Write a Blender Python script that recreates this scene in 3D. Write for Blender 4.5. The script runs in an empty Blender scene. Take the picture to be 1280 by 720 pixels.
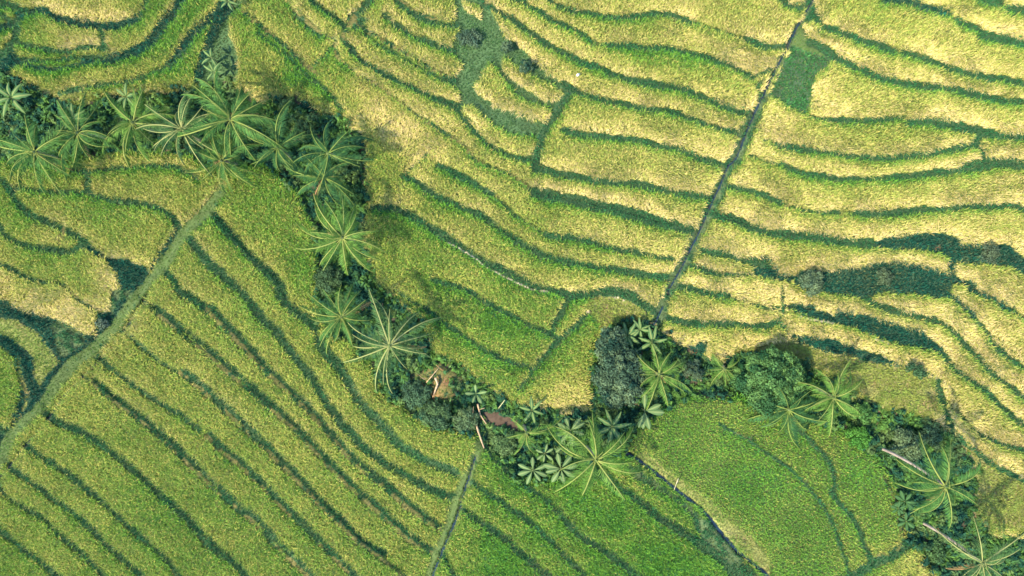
RICE_SP = 2.5; RICE_NB = 9
SUN_AZ = 35; SUN_EL = 50; SUN_E = 3.8; SUN_COL = (1, .84, .55); SKY = .15; EXPO = 1.54; HAZE = 0.0
import numpy as np, math, random
# ---------------------------------------------------------------- survey of the place
# All plan positions are read off the aerial photograph (1280 x 720) and turned into metres at their own height.
W, Hh = 1280, 720
S = 0.0875          # metres per photograph pixel on the ground
CAM_H = 80.0        # flying height in metres

def T(tile, txt):
    """polyline read in a 4x enlarged tile (row letter, column digit) -> photo pixels"""
    r = 'ABCD'.index(tile[0]); c = int(tile[1])
    out = []
    for p in txt.split():
        a, b = p.split(',')
        out.append((320*c + float(a)/4.0, 180*r + float(b)/4.0))
    return out
def P(txt):
    return [tuple(float(q) for q in p.split(',')) for p in txt.split()]

# surface classes
RICE, BUND, EARTH, PATH, WATER, BASIN, THICK, GARDEN, DRY, ROUGH, WOOD, PALE, MUD, SHORT = range(14)

bands = []   # (class, width px, points)
def b(cls, w, *parts):
    pts = []
    for t in parts:
        pts += T(t[:2], t[3:])
    bands.append((cls, w*1.2+1.7 if cls == BUND and w > 3.5 else w+(.8 if cls in (EARTH, BUND) else 0), pts))

# --- top left field
b(THICK, 10, 'A0 0,145 80,120 130,70 210,50 300,105 430,125 560,140 640,120 700,90')
b(BUND, 9, 'A0 90,110 85,200 50,250 0,290')
b(BUND, 8, 'A0 0,20 60,35 130,60')
b(BUND, 5, 'A0 90,215 200,245 330,262 440,240 530,250')
b(THICK, 6, 'A0 0,340 90,300 200,355 330,345 430,320 560,300')
b(THICK, 13, 'A0 540,305 660,270 740,230 790,170 840,100 890,30 910,0')
b(THICK, 11, 'A0 860,330 920,240 980,160 1050,100 1110,40 1150,0')
b(BUND, 4, 'A0 700,90 720,40 740,0')
b(BUND, 4, 'A0 530,250 520,180 500,140')
b(BUND, 4, 'A0 860,330 800,350 700,400 560,420 430,440 300,470')
# --- top middle field
b(EARTH, 5.5, 'A0 1210,50 1250,85', 'A1 0,110 80,180 160,240 220,300 300,365')
b(BUND, 3.5, 'A1 0,160 80,220 150,272 215,338 285,405')
b(EARTH, 4.5, 'A1 150,0 210,60 270,120 340,180 400,200')
b(BUND, 5.5, 'A1 200,70 255,130 325,190')
b(BUND, 5, 'A1 270,0 340,55 400,95 440,130')
b(EARTH, 7, 'A1 440,195 465,130 490,90')
b(BUND, 7, 'A1 490,90 540,60 560,20 580,0')
b(BUND, 3, 'A1 395,210 370,255 290,330')
b(EARTH, 4.2, 'A1 400,200 400,290 480,350 560,400 640,450 740,530 830,600 920,650 1000,700 1040,720', 'B1 1080,70 1150,110 1280,160', 'B2 0,160 80,210')
b(BUND, 6, 'A1 440,200 480,260 560,330 660,380 760,430 860,480 960,520 1010,540')
b(BUND, 4, 'A1 960,530 1010,560 1050,620 1110,680 1150,720', 'B1 1150,0 1280,70', 'B2 0,70 100,90')
b(EARTH, 4.5, 'A1 500,110 570,165 650,215 760,275 880,345 990,405')
b(BUND, 3.2, 'A1 520,150 570,198 650,248 740,300 840,355 930,402 990,425')
b(BUND, 6, 'A1 640,80 700,130 800,190 900,230 985,262')
b(BUND, 5.5, 'A1 660,-20 750,50 820,95 900,128 1000,128')
b(EARTH, 3, 'A1 720,0 800,62 880,98 990,98')
b(BUND, 8, 'A1 470,100 560,110', 'A1 480,120 530,140')
b(BUND, 4, 'A1 285,400 340,440 400,500 430,560')
b(BUND, 3, 'B1 740,160 800,100 860,50')
# --- field between the basin and the canal
b(BUND, 6, 'A1 1120,0 1190,60 1280,90', 'A2 0,100 60,150 130,195 190,240 270,275 340,320 400,330 480,365')
b(BUND, 6.5, 'A2 400,330 480,365 560,400 650,420 760,430 860,450 930,480 1000,510 1080,545 1180,575')
b(BUND, 5, 'A1 1240,-10 1280,0', 'A2 50,0 80,35 140,65 200,110 270,135 350,175 400,220')
b(BUND, 3, 'A2 400,220 460,225')
b(BUND, 5, 'A2 460,225 560,230 680,240 780,240 860,260 960,290 1060,315 1130,350 1210,400')
b(BUND, 5, 'A2 170,0 240,40 320,65 430,80 520,95 640,80 740,65 830,90 900,120')
b(BUND, 3, 'A2 900,120 1000,145 1100,180 1170,200')
b(BUND, 6, 'A2 1170,200 1230,225 1280,245', 'A3 0,235 60,245 110,240')
b(BUND, 5.5, 'A2 250,420 320,460 400,490 520,515 640,545 760,555 860,580 950,615 1050,650 1150,670')
b(BUND, 6, 'A2 255,650 330,675 440,690 560,700 700,718', 'B2 700,8 800,12 860,40 930,70 1000,95 1040,105')
b(BUND, 8, 'A2 285,470 240,540 190,610 150,690', 'B2 150,0 120,60 110,130')
b(BUND, 6.5, 'B2 110,120 160,130 260,160 380,185 480,190 600,200 720,225 840,250 980,268')
b(BUND, 11, 'B2 110,245 200,265 320,290 440,315 560,345 680,380 800,410 890,430')
b(BUND, 3, 'B2 80,210 110,245')
# --- centre field
b(BUND, 6, 'B1 740,160 840,220 940,280 1040,320 1150,370 1240,440 1280,465', 'B2 0,470 100,530 200,570 280,590 400,610 520,635 640,655 780,670')
b(BUND, 6, 'B1 910,110 1000,150 1080,200 1180,255')
b(BUND, 3.5, 'B1 1180,255 1240,310 1280,340', 'B2 0,350 60,388 170,455')
b(BUND, 6, 'B2 170,455 240,465 320,470 430,500')
b(BUND, 5, 'B2 430,500 540,535 640,550 800,580')
b(BUND, 7, 'B1 590,320 680,320 760,350 840,400 920,450 1000,500 1080,545 1150,590 1280,655', 'B2 0,655 80,700', 'C2 150,5 300,35')
b(PALE, 1.2, 'B1 960,492 1030,530 1090,570 1170,630 1280,682', 'B2 0,685 60,712', 'C2 90,8 180,22')
b(BUND, 9, 'C2 270,40 380,28 500,15 600,40 680,100 730,130')
b(PALE, 1.0, 'C2 480,48 540,52 570,70')
b(BUND, 6.5, 'C2 275,60 240,140 190,220')
b(BUND, 5, 'C2 380,120 320,190 230,260 170,330 110,400 80,450 30,500')
b(BUND, 4.5, 'B1 880,680 960,700', 'C1 1040,0 1130,60 1220,110 1280,140', 'C2 0,140 90,190 190,230 230,262')
b(BUND, 4.5, 'C1 700,0 750,50 860,110 960,190 1080,270 1200,340 1280,370', 'C2 0,370 100,398')
b(BUND, 3.5, 'C1 860,300 980,420 1100,480 1200,520 1280,580')
# --- right field
b(BUND, 8, 'A3 60,0 90,30 150,42 200,20')
b(BUND, 6.5, 'A3 270,142 360,165 440,195 520,220 620,260')
b(BUND, 3, 'A3 620,260 670,270')
b(BUND, 6.5, 'A3 670,270 740,290 830,320 900,345 980,370 1080,390 1180,400 1280,425')
b(BUND, 7, 'A3 210,215 270,240 330,290 400,320 480,360 560,390 640,415 740,430 860,440 960,455 1060,485 1160,505 1280,520')
b(THICK, 9, 'A3 560,0 700,15 780,40 890,70')
b(BUND, 3, 'A3 890,70 940,110')
b(BUND, 8, 'A3 940,110 1050,155')
b(BUND, 10, 'A3 1060,185 1150,195 1220,210 1280,225')
b(BUND, 8, 'A3 1040,0 1150,18')
b(BUND, 3, 'A3 1150,18 1200,50')
b(BUND, 9, 'A3 1200,50 1280,60')
b(BUND, 3, 'A3 200,585 280,600')
b(BUND, 5.5, 'A3 280,600 400,605 520,605 660,590')
b(BUND, 3, 'A3 660,590 700,615')
b(BUND, 8.5, 'A3 700,615 800,610 900,625 1000,650 1100,670 1200,685 1280,680')
b(BUND, 5, 'A3 1100,665 1050,690 1010,725', 'B3 1060,20 1075,90')
b(BUND, 3, 'A2 1250,700', 'B3 0,-20 40,10')
b(BUND, 6, 'B3 40,10 150,25 300,45 420,65 540,72 660,70 780,60 880,35 1000,15 1050,5')
b(BUND, 3, 'B2 1180,60 1280,95', 'B3 0,95 60,105')
b(BUND, 6, 'B3 60,105 150,150 280,170 400,178 560,175 700,165 820,150 900,140 1000,125')
b(BUND, 12, 'B3 990,122 1080,100 1180,92 1280,105')
b(BUND, 6, 'B2 1080,215 1180,235 1280,265', 'B3 0,270 60,295')
b(BUND, 3, 'B3 60,295 130,330 270,345')
b(BUND, 5, 'B3 270,345 350,345')
b(BUND, 3, 'B3 350,345 430,350')
b(BUND, 6, 'B3 430,350 560,355 680,345 800,330 900,325 1000,310 1100,320 1200,310 1280,330')
b(BUND, 8.5, 'B2 1020,355 1110,380 1200,425 1280,440', 'B3 0,450 100,455 200,465 300,480 400,495 510,500')
b(BUND, 6, 'B2 950,535 1060,550 1150,580 1200,590 1290,610')
b(BUND, 5, 'B2 900,610 960,625 1030,655')
b(BUND, 2.5, 'B2 1030,655 1200,655')
b(THICK, 7, 'B3 915,580 910,640 935,690')
b(THICK, 7, 'B3 930,680 1040,712', 'C3 970,0 1050,25 1110,50 1160,90 1210,110')
b(BUND, 3.5, 'C3 1210,110 1280,160')
b(THICK, 7, 'C3 890,30 960,80 1040,160')
b(BUND, 4.5, 'C3 1040,160 1090,240 1150,310 1200,350 1290,415')
b(BUND, 6.5, 'C3 490,60 560,95 640,120 740,145 840,160 900,200 940,240 1000,310 1060,360 1100,420 1200,490 1290,570')
b(BUND, 5.5, 'C3 870,330 900,380 960,430 1040,480 1120,550 1180,620 1290,695')
b(BUND, 3, 'C3 640,390 700,400 830,440 850,470')
b(BUND, 6, 'C2 820,-10 870,0 960,20 1080,45')
b(BUND, 2.5, 'C2 1080,45 1180,80 1280,100', 'C3 0,98 80,100')
b(BUND, 5.5, 'C2 770,150 860,180 960,180 1080,180 1180,190 1280,195', 'C3 0,190 50,165')
b(BUND, 3, 'C3 70,0 65,60 70,100 60,170 90,230')
b(BUND, 5, 'C3 850,470 850,520 880,620 920,720', 'D3 920,10 1000,70 1080,130 1180,200 1290,245')
b(EARTH, 3, 'C3 860,520 890,580 960,640 1040,720')
b(BUND, 4, 'D3 1040,0 1100,30 1180,70 1290,95')
b(PALE, 2.2, 'C3 150,145 240,162 330,180')
b(PALE, 2, 'C3 530,256 600,276')
b(EARTH, 2.5, 'C3 430,352 530,380')
# --- left fields
b(BUND, 7, 'B0 0,170 60,220 80,290 150,350 250,390 330,430 430,485')
b(BUND, 7, 'B0 0,410 50,480 150,515 250,530 350,550 430,500')
b(BUND, 6.5, 'B0 370,130 450,140 435,240 520,270 600,285 700,300 790,315 840,350 880,390 900,440')
b(BUND, 5, 'B0 80,215 180,235 300,245 440,240')
b(BUND, 4, 'B0 450,140 600,120 760,110 900,115 1000,180')
b(BUND, 4.5, 'B0 0,600 70,630 140,670 230,690')
b(BUND, 3, 'B0 230,690 330,700', 'C0 380,60 450,90 500,130')
b(EARTH, 3, 'B0 330,410 300,500')
# --- striped lower left field
b(BUND, 9, 'B0 1060,340 1130,430 1200,500 1280,590', 'B1 60,640 120,700', 'C1 130,60 190,110 240,150 300,200')
b(BUND, 3, 'C1 300,200 310,260')
b(BUND, 10, 'C1 310,260 360,330 420,400 470,480 520,560 570,620 650,700', 'D1 700,50 780,100 860,150 990,200')
b(BUND, 9.5, 'B0 950,470 1000,530 1060,610 1140,680 1200,720', 'C0 1250,70', 'C1 0,110 60,180 130,250 200,350 280,440 340,560 400,640 460,710', 'D1 560,90 660,160 760,220 850,270 970,320')
b(BUND, 8, 'B0 830,640 880,690', 'C0 900,20 960,50 1040,110')
b(EARTH, 5.5, 'C0 1040,110 1100,180 1180,260 1280,370', 'C1 80,450 160,520 230,590 300,660 350,715', 'D1 430,90 520,190 620,260 720,350 810,420 920,485')
b(BUND, 5.5, 'C0 1060,90 1120,160 1200,240 1290,340', 'C1 90,428 170,500 240,570 310,640 360,700', 'D1 445,75 540,170 640,240 735,330 830,405 920,470')
b(BUND, 3, 'C0 720,50 760,110')
b(EARTH, 4.5, 'C0 760,110 830,170 920,240 1010,310 1100,390 1200,470 1280,540', 'C1 80,610 200,715', 'D1 260,60 340,150 430,240 500,310 580,370 660,450 760,540 880,605')
b(BUND, 5.5, 'C0 780,95 850,150 940,220 1030,290 1120,368 1220,450 1295,515', 'C1 95,588 215,695', 'D1 275,40 360,135 450,225 520,295 600,350 680,430 780,520 880,585')
b(BUND, 4, 'C0 600,200 650,240 720,300 800,370 900,430')
b(EARTH, 5, 'C0 900,430 1020,520 1110,600 1200,690', 'D1 0,40 90,130 200,240 310,350 370,420 440,480 520,560 620,620 740,715')
b(BUND, 5.5, 'C0 920,412 1040,500 1130,580 1220,670', 'D1 20,20 110,115 220,220 330,335 390,400 460,462 540,545 640,605')
b(BUND, 5.5, 'C0 490,340 540,380 620,450 720,520 830,590 920,640 1000,710')
b(EARTH, 4, 'D0 1030,20 1100,90 1200,170 1280,240', 'D1 100,350 210,450 290,530 400,640 490,730')
b(BUND, 5.5, 'D0 1050,5 1120,75 1220,155 1295,225', 'D1 115,330 225,430 305,510 415,620 510,720')
b(EARTH, 4, 'C0 420,430 460,470 540,550 640,620 740,690', 'D0 860,80 930,150 1020,240 1120,330 1200,400 1280,460', 'D1 80,550 170,640 270,730')
b(BUND, 5.5, 'C0 480,455 560,530 660,600 760,670', 'D0 880,60 950,130 1040,220 1140,310 1220,380 1295,435', 'D1 100,530 190,620 290,715')
b(BUND, 8, 'C0 230,620 260,650 340,690', 'D0 420,0 520,70 600,130 700,210 800,310 900,390 990,480 1080,580 1180,650 1240,730')
b(BUND, 6.5, 'D0 130,60 180,100 280,160 380,230 470,310 570,390 640,460 740,550 840,630 910,730')
b(BUND, 6.5, 'D0 50,150 70,190 160,240 260,320 360,390 450,470 540,570 640,650 730,730')
b(BUND, 6, 'D0 -10,250 20,300 80,350 160,390 230,430 280,500 380,570 450,640 540,730')
b(BUND, 6.5, 'D0 -10,470 100,560 200,640 310,730')
# --- lower middle field
b(BUND, 6, 'D1 1030,220 1110,270 1200,330 1280,390', 'D2 100,450 200,550 280,630 370,730')
b(BUND, 7, 'D1 1010,370 1100,430 1180,490 1280,550', 'D2 0,570 80,630 190,725')
b(BUND, 6.5, 'D1 1120,40 1200,130 1280,210', 'D2 80,280 180,340 240,410 320,500 420,570 520,630 640,730')
b(BUND, 8.5, 'D2 400,170 440,210 530,270 640,340 720,420 800,460 900,530 980,590 1060,660 1120,730')
b(BUND, 5, 'D1 930,600 960,660 1000,730')
# --- lower right green field
b(BUND, 3, 'C2 1040,680', 'D2 1100,0 1200,50 1280,110', 'D3 90,170 180,250 270,360 330,470 370,600 410,730')
b(EARTH, 2.5, 'D2 1120,0 1200,35')
b(BUND, 4, 'C3 120,690', 'D3 160,0 250,80 320,170 335,260 310,310 400,400 450,480 480,580 520,650')
b(EARTH, 2.5, 'D3 570,220 610,290 640,340 650,430 680,540 640,610 540,612')
b(BUND, 9, 'D3 410,730 520,660 620,620 720,540')

polys = []   # (class, points)  painted before the bands
def poly(cls, tile, txt): polys.append((cls, T(tile, txt) if tile else P(txt)))
poly(THICK, '', '108,27 160,22 176,20 175,28 150,37 120,34') if False else None
poly(BASIN, '', '568,-5 569,30 573,35 568,50 564,62 578,80 567,97 572,112 574,128 575,135 585,150 600,168 620,185 640,195 655,200 666,207 674,207 682,175 700,140 714,120 700,103 685,90 660,70 642,52 628,38 616,20 600,2 590,-5')
poly(RICE, '', '611,77 625,95 642,117 655,125 670,130 685,136 691,144 682,152 665,148 640,140 615,130 598,120 595,112 598,100')
poly(RICE, '', '626,71 640,78 650,85 665,95 685,103 704,115 694,127 670,120 655,110 640,96 628,85')
poly(RICE, '', '577,136 585,132 602,147 620,160 640,170 665,170 674,178 668,195 655,196 640,194 620,184 600,166 587,150')
poly(RICE, '', '578,5 590,5 603,12 598,24 580,15')
poly(BASIN, 'A0', '1100,120 1150,30 1200,-10 1240,-10 1200,40 1150,90 1150,200 1185,260 1195,330 1190,420 1130,450 1030,430 990,390 1040,250 1050,190')
poly(BUND, 'A3', '230,-5 250,60 280,130 200,112 150,125 120,190 100,240 60,300 -20,400 -60,470 -75,440 -10,380 -68,400 -75,380 0,345 50,325 95,240 130,170 160,100 200,40')
poly(PATH, 'A3', '160,130 190,170 330,290 300,300 180,250 110,235')
poly(GARDEN, 'A3', '125,235 320,292 290,350 240,380 215,440 205,520 190,582 90,540 0,480 40,400 90,290')
poly(THICK, 'B3', '510,500 580,470 700,450 830,445 930,460 960,500 1080,505 1200,510 1240,540 1290,590 1290,670 1200,610 1060,600 920,590 900,570 830,540 680,530 540,520')
poly(THICK, '', '955,318 970,335 975,343 997,345 1005,338 1045,338 1065,333 1090,330 1120,327 1145,330 1165,336 1182,340 1190,336 1193,350 1186,364 1180,374 1160,371 1135,367 1100,367 1088,370 1085,376 1070,372 1055,370 1033,367 1000,362 990,352 965,350 940,345 940,328')
poly(THICK, 'C3', '60,90 150,75 220,80 240,110 320,130 330,105 450,130 600,165 750,205 790,240 840,280 880,320 860,345 820,310 740,300 650,285 540,250 460,220 360,185 240,155 150,130 80,105')
poly(THICK, 'C3', '90,225 200,240 320,260 420,290 440,310 560,335 620,365 650,390 600,385 520,375 420,340 300,325 180,280 100,255')
poly(THICK, 'C2', '740,285 900,290 970,265 965,320 870,345 760,345')
poly(ROUGH, 'C3', '-180,300 -60,290 0,270 100,262 300,330 520,378 600,390 700,410 840,465 850,560 820,660 700,660 540,610 480,540 250,420 190,350 0,330 -160,380')
poly(ROUGH, 'D3', '850,180 940,20 1000,80 1080,140 1290,255 1290,520 1200,480 1080,500 960,400 940,300')
poly(ROUGH, 'C2', '360,70 450,40 600,60 680,120 640,180 480,230 400,160')
poly(DRY, 'D2', '600,100 690,120 810,215 940,310 1070,420 1200,530 1290,650 1290,715 1200,640 1050,500 980,410 850,300 700,180')
poly(SHORT, 'D2', '520,140 640,180 800,300 950,420 1000,440 1080,550 1200,680 1240,730 1130,730 1060,640 930,520 920,480 880,400 780,320 620,240')
poly(THICK, 'B0', '430,480 540,560 650,580 760,640 720,730 600,730 590,650 540,590 440,530')
poly(THICK, 'C0', '-10,50 100,100 200,130 290,160 380,210 430,240 490,230 480,130 560,120 600,0 720,-10 690,70 560,200 480,260 370,360 290,420 230,500 150,600 100,700 60,690 70,640 110,520 80,360 40,310 -10,280')
poly(SHORT, 'C0', '560,20 640,0 660,20 600,120 560,160 560,100')
poly(DRY, 'C0', '-10,150 90,160 200,230 240,290 300,370 290,430 210,510 170,440 170,350 130,310 60,250 -10,230')
poly(SHORT, 'C0', '300,160 390,210 430,260 410,320 340,370 290,330 270,250 250,190')
poly(THICK, 'D0', '-10,-60 50,0 60,60 20,150 -10,190')
poly(BUND, 'C0', '-20,650 60,700 40,730 -20,730')
poly(ROUGH, 'A0', '300,450 560,480 700,440 860,470 1000,420 1130,440 1260,480 1290,600 200,640 200,500')

poly(THICK, 'A0', '-10,250 60,240 110,300 60,350 90,400 0,400 -10,400')
b(THICK, 9, 'A0 990,400 1030,250 1060,150 1150,50')
b(BUND, 4, 'A0 120,300 260,310 400,290 520,290')
b(BUND, 4, 'A0 -10,60 60,110 90,120')
paths = []
paths.append((DRY, 5, T('C0', '100,360 110,470 145,530 120,620 75,690')))
bigpath = T('B0', '1110,230 1060,320 1000,380 930,440 880,520 820,600 755,690') + T('C0', '690,40 620,140 545,240 455,320 350,400 280,490 225,580 150,650 90,710') + T('D0', '50,40 20,110 -30,190')
smallpath = T('D1', '1120,60 1085,160 1035,260 1000,350 965,460 910,590 860,730')
canal = P('1020,-5 1008,15 1000,28 992,42 985,60 975,78 967,93 960,108 953,122 946,135 940,150 932,168 926,185 920,200 910,208 902,228 892,250 882,272 875,290 865,307 855,330 843,350 838,360 835,367 828,385 820,402 812,414')
ditch2 = T('D2', '540,95 600,120 660,160 750,230 850,310 940,380 990,430 1050,510 1110,580 1180,640 1260,700 1290,730')
paths.append((SHORT, 15, canal[8:]))
paths.append((SHORT, 5, canal[:9]))
paths.append((THICK, 12, T('C0', '620,80 545,200 470,270 370,355 290,415 235,490 175,570 100,690')))
paths.append((THICK, 9, T('B0', '885,440 830,540 775,620')))
paths.append((THICK, 9, T('B0', '1110,240 1020,370')))
paths.append((PATH, 15.5, bigpath))
paths.append((PATH, 14, smallpath))
water = [(2.6, T('C0', '765,0 715,70 645,190 600,240')), (2.4, T('C0', '560,290 440,425 330,525 250,645') + T('D0', '170,20 130,65 60,165 -10,235')),
         (2.2, T('D1', '1100,120 1045,290 1005,430 950,550 885,720')), (3.0, canal[:24]), (2.8, canal[24:]), (4.0, ditch2)]
woodland = P('-5,92 30,100 60,118 100,135 140,120 190,120 250,108 285,103 320,128 370,120 400,138 430,150 452,165 456,190 458,260 455,300 470,350 500,375 520,395 535,420 545,440 580,455 600,475 625,492 650,505 690,512 735,513 736,455 745,420 775,402 810,400 850,435 900,452 930,443 975,440 1000,450 1030,470 1080,500 1130,518 1165,528 1190,545 1215,570 1222,600 1215,640 1240,668 1285,672 1285,725 1172,725 1150,695 1125,650 1122,620 1105,580 1080,560 1062,540 1010,522 960,505 900,495 850,500 805,525 780,562 730,585 690,600 650,600 620,570 600,545 560,538 520,522 480,492 462,455 440,428 420,418 400,402 397,345 392,292 372,240 330,205 290,212 200,190 140,190 100,200 50,208 -5,200')
clearing = P('536,462 548,452 562,458 580,472 574,490 562,500 548,504 536,492 518,484 516,472')
pool = P('603,516 620,513 632,518 645,526 655,540 645,540 632,533 620,533 610,524')

def inside(poly_pts, U, V):
    x = np.array([p[0] for p in poly_pts]); y = np.array([p[1] for p in poly_pts])
    r = np.zeros(U.shape, bool); n = len(x)
    for i in range(n):
        j = (i+1) % n
        if y[i] == y[j]: continue
        c = ((y[i] > V) != (y[j] > V)) & (U < (x[j]-x[i])*(V-y[i])/(y[j]-y[i])+x[i])
        r ^= c
    return r

def paint_poly(arr, val, pts, wob=1.):
    x0 = max(0, int(min(p[0] for p in pts))-1); x1 = min(W, int(max(p[0] for p in pts))+2)
    y0 = max(0, int(min(p[1] for p in pts))-1); y1 = min(Hh, int(max(p[1] for p in pts))+2)
    if x1 <= x0 or y1 <= y0: return
    V, U = np.mgrid[y0:y1, x0:x1].astype(float)
    m = inside(pts, U+WX[y0:y1, x0:x1]*wob+.5, V+WY[y0:y1, x0:x1]*wob+.5)
    arr[y0:y1, x0:x1][m] = val

def smooth(pts, it=2):
    for _ in range(it):
        q = [pts[0]]
        for a, c in zip(pts[:-1], pts[1:]):
            q += [(.75*a[0]+.25*c[0], .75*a[1]+.25*c[1]), (.25*a[0]+.75*c[0], .25*a[1]+.75*c[1])]
        q.append(pts[-1]); pts = q
    return pts

def paint_line(arr, val, w, pts, wob=0.9):
    h = w/2
    for (ax, ay), (bx, by) in zip(pts[:-1], pts[1:]):
        x0 = max(0, int(min(ax, bx)-h-4)); x1 = min(W, int(max(ax, bx)+h+5))
        y0 = max(0, int(min(ay, by)-h-4)); y1 = min(Hh, int(max(ay, by)+h+5))
        if x1 <= x0 or y1 <= y0: continue
        V, U = np.mgrid[y0:y1, x0:x1].astype(float)
        U += .5+WX[y0:y1, x0:x1]*wob; V += .5+WY[y0:y1, x0:x1]*wob
        dx, dy = bx-ax, by-ay; L2 = dx*dx+dy*dy+1e-9
        t = np.clip(((U-ax)*dx+(V-ay)*dy)/L2, 0, 1)
        d = np.hypot(U-ax-t*dx, V-ay-t*dy)
        arr[y0:y1, x0:x1][d < h*(1+.25*WZ[y0:y1, x0:x1])] = val

def vnoise(x, y, seed):
    """smooth value noise in -1..1"""
    rs = np.random.RandomState(seed); tab = rs.rand(256, 256)*2-1
    xi = np.floor(x).astype(int); yi = np.floor(y).astype(int)
    fx = x-xi; fy = y-yi; fx = fx*fx*(3-2*fx); fy = fy*fy*(3-2*fy)
    g = lambda a, c: tab[a & 255, c & 255]
    return (g(xi, yi)*(1-fx)+g(xi+1, yi)*fx)*(1-fy)+(g(xi, yi+1)*(1-fx)+g(xi+1, yi+1)*fx)*fy
def fbm(x, y, seed, o=3):
    s = 0; a = 1; t = 0
    for k in range(o):
        s = s+a*vnoise(x*2**k, y*2**k, seed+k); t += a; a *= .5
    return s/t

VV, UU = np.mgrid[0:Hh, 0:W].astype(float)
WX = fbm(UU/5, VV/5, 11, 2)*1.6; WY = fbm(UU/5, VV/5, 31, 2)*1.6; WZ = fbm(UU/22, VV/22, 51, 2)

CL = np.zeros((Hh, W), np.int8)
for c, pts in polys: paint_poly(CL, c, pts)
for c, w, pts in bands: paint_line(CL, c, w, smooth(pts))
for c, w, pts in bands:
    if c in (EARTH, PALE): paint_line(CL, c, w, smooth(pts), .5)
for c, w, pts in paths: paint_line(CL, c, w, smooth(pts))
paint_poly(CL, WOOD, woodland, 3.2); paint_poly(CL, EARTH, clearing, 4)
paint_poly(CL, WOOD, P('562,470 570,474 566,482 558,478'), 3); paint_poly(CL, WOOD, P('530,480 542,478 540,490 532,490'), 3)
m_ = (CL == SHORT) & (fbm(UU/7, VV/7, 61) > .02); CL[m_] = BUND
m_ = (CL == EARTH) & (fbm(UU/9, VV/9, 67) > .12); CL[m_] = BUND
m_ = (CL == PATH) & (fbm(UU/6, VV/6, 65) > .5); CL[m_] = BUND
for w, pts in water: paint_line(CL, WATER, w, smooth(pts))
paint_poly(CL, MUD, pool)

# plots = connected patches of rice
def components(mask):
    h, w = mask.shape; lab = np.zeros((h, w), np.int32); n = 0
    m = mask.tolist(); L = lab.tolist()
    for y in range(h):
        for x in range(w):
            if m[y][x] and not L[y][x]:
                n += 1; st = [(y, x)]; L[y][x] = n
                while st:
                    a, c = st.pop()
                    for p, q in ((a+1, c), (a-1, c), (a, c+1), (a, c-1)):
                        if 0 <= p < h and 0 <= q < w and m[p][q] and not L[p][q]:
                            L[p][q] = n; st.append((p, q))
    return np.array(L, np.int32), n
COMP, NC = components((CL[::2, ::2] == RICE))
COMP = np.repeat(np.repeat(COMP, 2, 0), 2, 1)

# ---------------------------------------------------------------- relief
def box(a, r):
    if r < 1: return a
    for ax in (0, 1):
        p = np.pad(a, [(r+1, r) if k == ax else (0, 0) for k in (0, 1)], mode='edge')
        c = np.cumsum(p, axis=ax)
        a = (np.take(c, range(2*r+1, c.shape[ax]), axis=ax)-np.take(c, range(0, c.shape[ax]-2*r-1), axis=ax))/(2*r+1)
    return a

BASEZ = -0.0012*(UU-640)+0.005*(VV-360)
lev = BASEZ.copy()
cnt = np.bincount(COMP.ravel(), minlength=NC+1); sm = np.bincount(COMP.ravel(), BASEZ.ravel(), minlength=NC+1)
mean = sm/np.maximum(cnt, 1)
rice = CL == RICE
small = cnt[COMP] < 22000
lev = np.where(rice & small & (COMP > 0), .65*mean[COMP]+.35*BASEZ, BASEZ)
num = box(box(np.where(rice, lev, 0), 5), 5); den = box(box(rice.astype(float), 5), 5)
fill = np.where(den > .02, num/np.maximum(den, .02), BASEZ)
Z = np.where(rice, lev, fill)
Z = Z+np.select([CL == BUND, CL == EARTH, CL == PATH, CL == THICK, CL == BASIN, CL == PALE], [.10, .16, .18, .0, -.12, .2], 0.)
wood = box(box((CL == WOOD).astype(float), 7), 7)
Z = Z-wood*(.9+.5*fbm(UU/30, VV/30, 71))
Z = box(Z, 1)
wat = box(np.maximum(CL == WATER, CL == MUD).astype(float), 1)
Z = Z-wat*.45
Z = Z+.03*fbm(UU/4, VV/4, 81)

PADW = 150
def pad(a): return np.pad(a, PADW, mode='reflect')
ZP = pad(Z); CP = pad(CL); KP = pad(COMP)
def look(arr, u, v):
    i = np.clip(np.floor(v).astype(int)+PADW, 0, arr.shape[0]-1); j = np.clip(np.floor(u).astype(int)+PADW, 0, arr.shape[1]-1)
    return arr[i, j]
def ground(u, v): return look(ZP, u, v)
def world(u, v, z):
    k = S*(1-z/CAM_H)
    return np.stack([(u-640)*k, (360-v)*k, z+0*u], -1)
def at(u, v, h=0.0):
    """photo pixel + height above the ground there -> world point"""
    z = float(ground(np.array([u]), np.array([v]))[0])+h
    k = S*(1-z/CAM_H)
    return ((u-640)*k, (360-v)*k, z)

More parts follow.
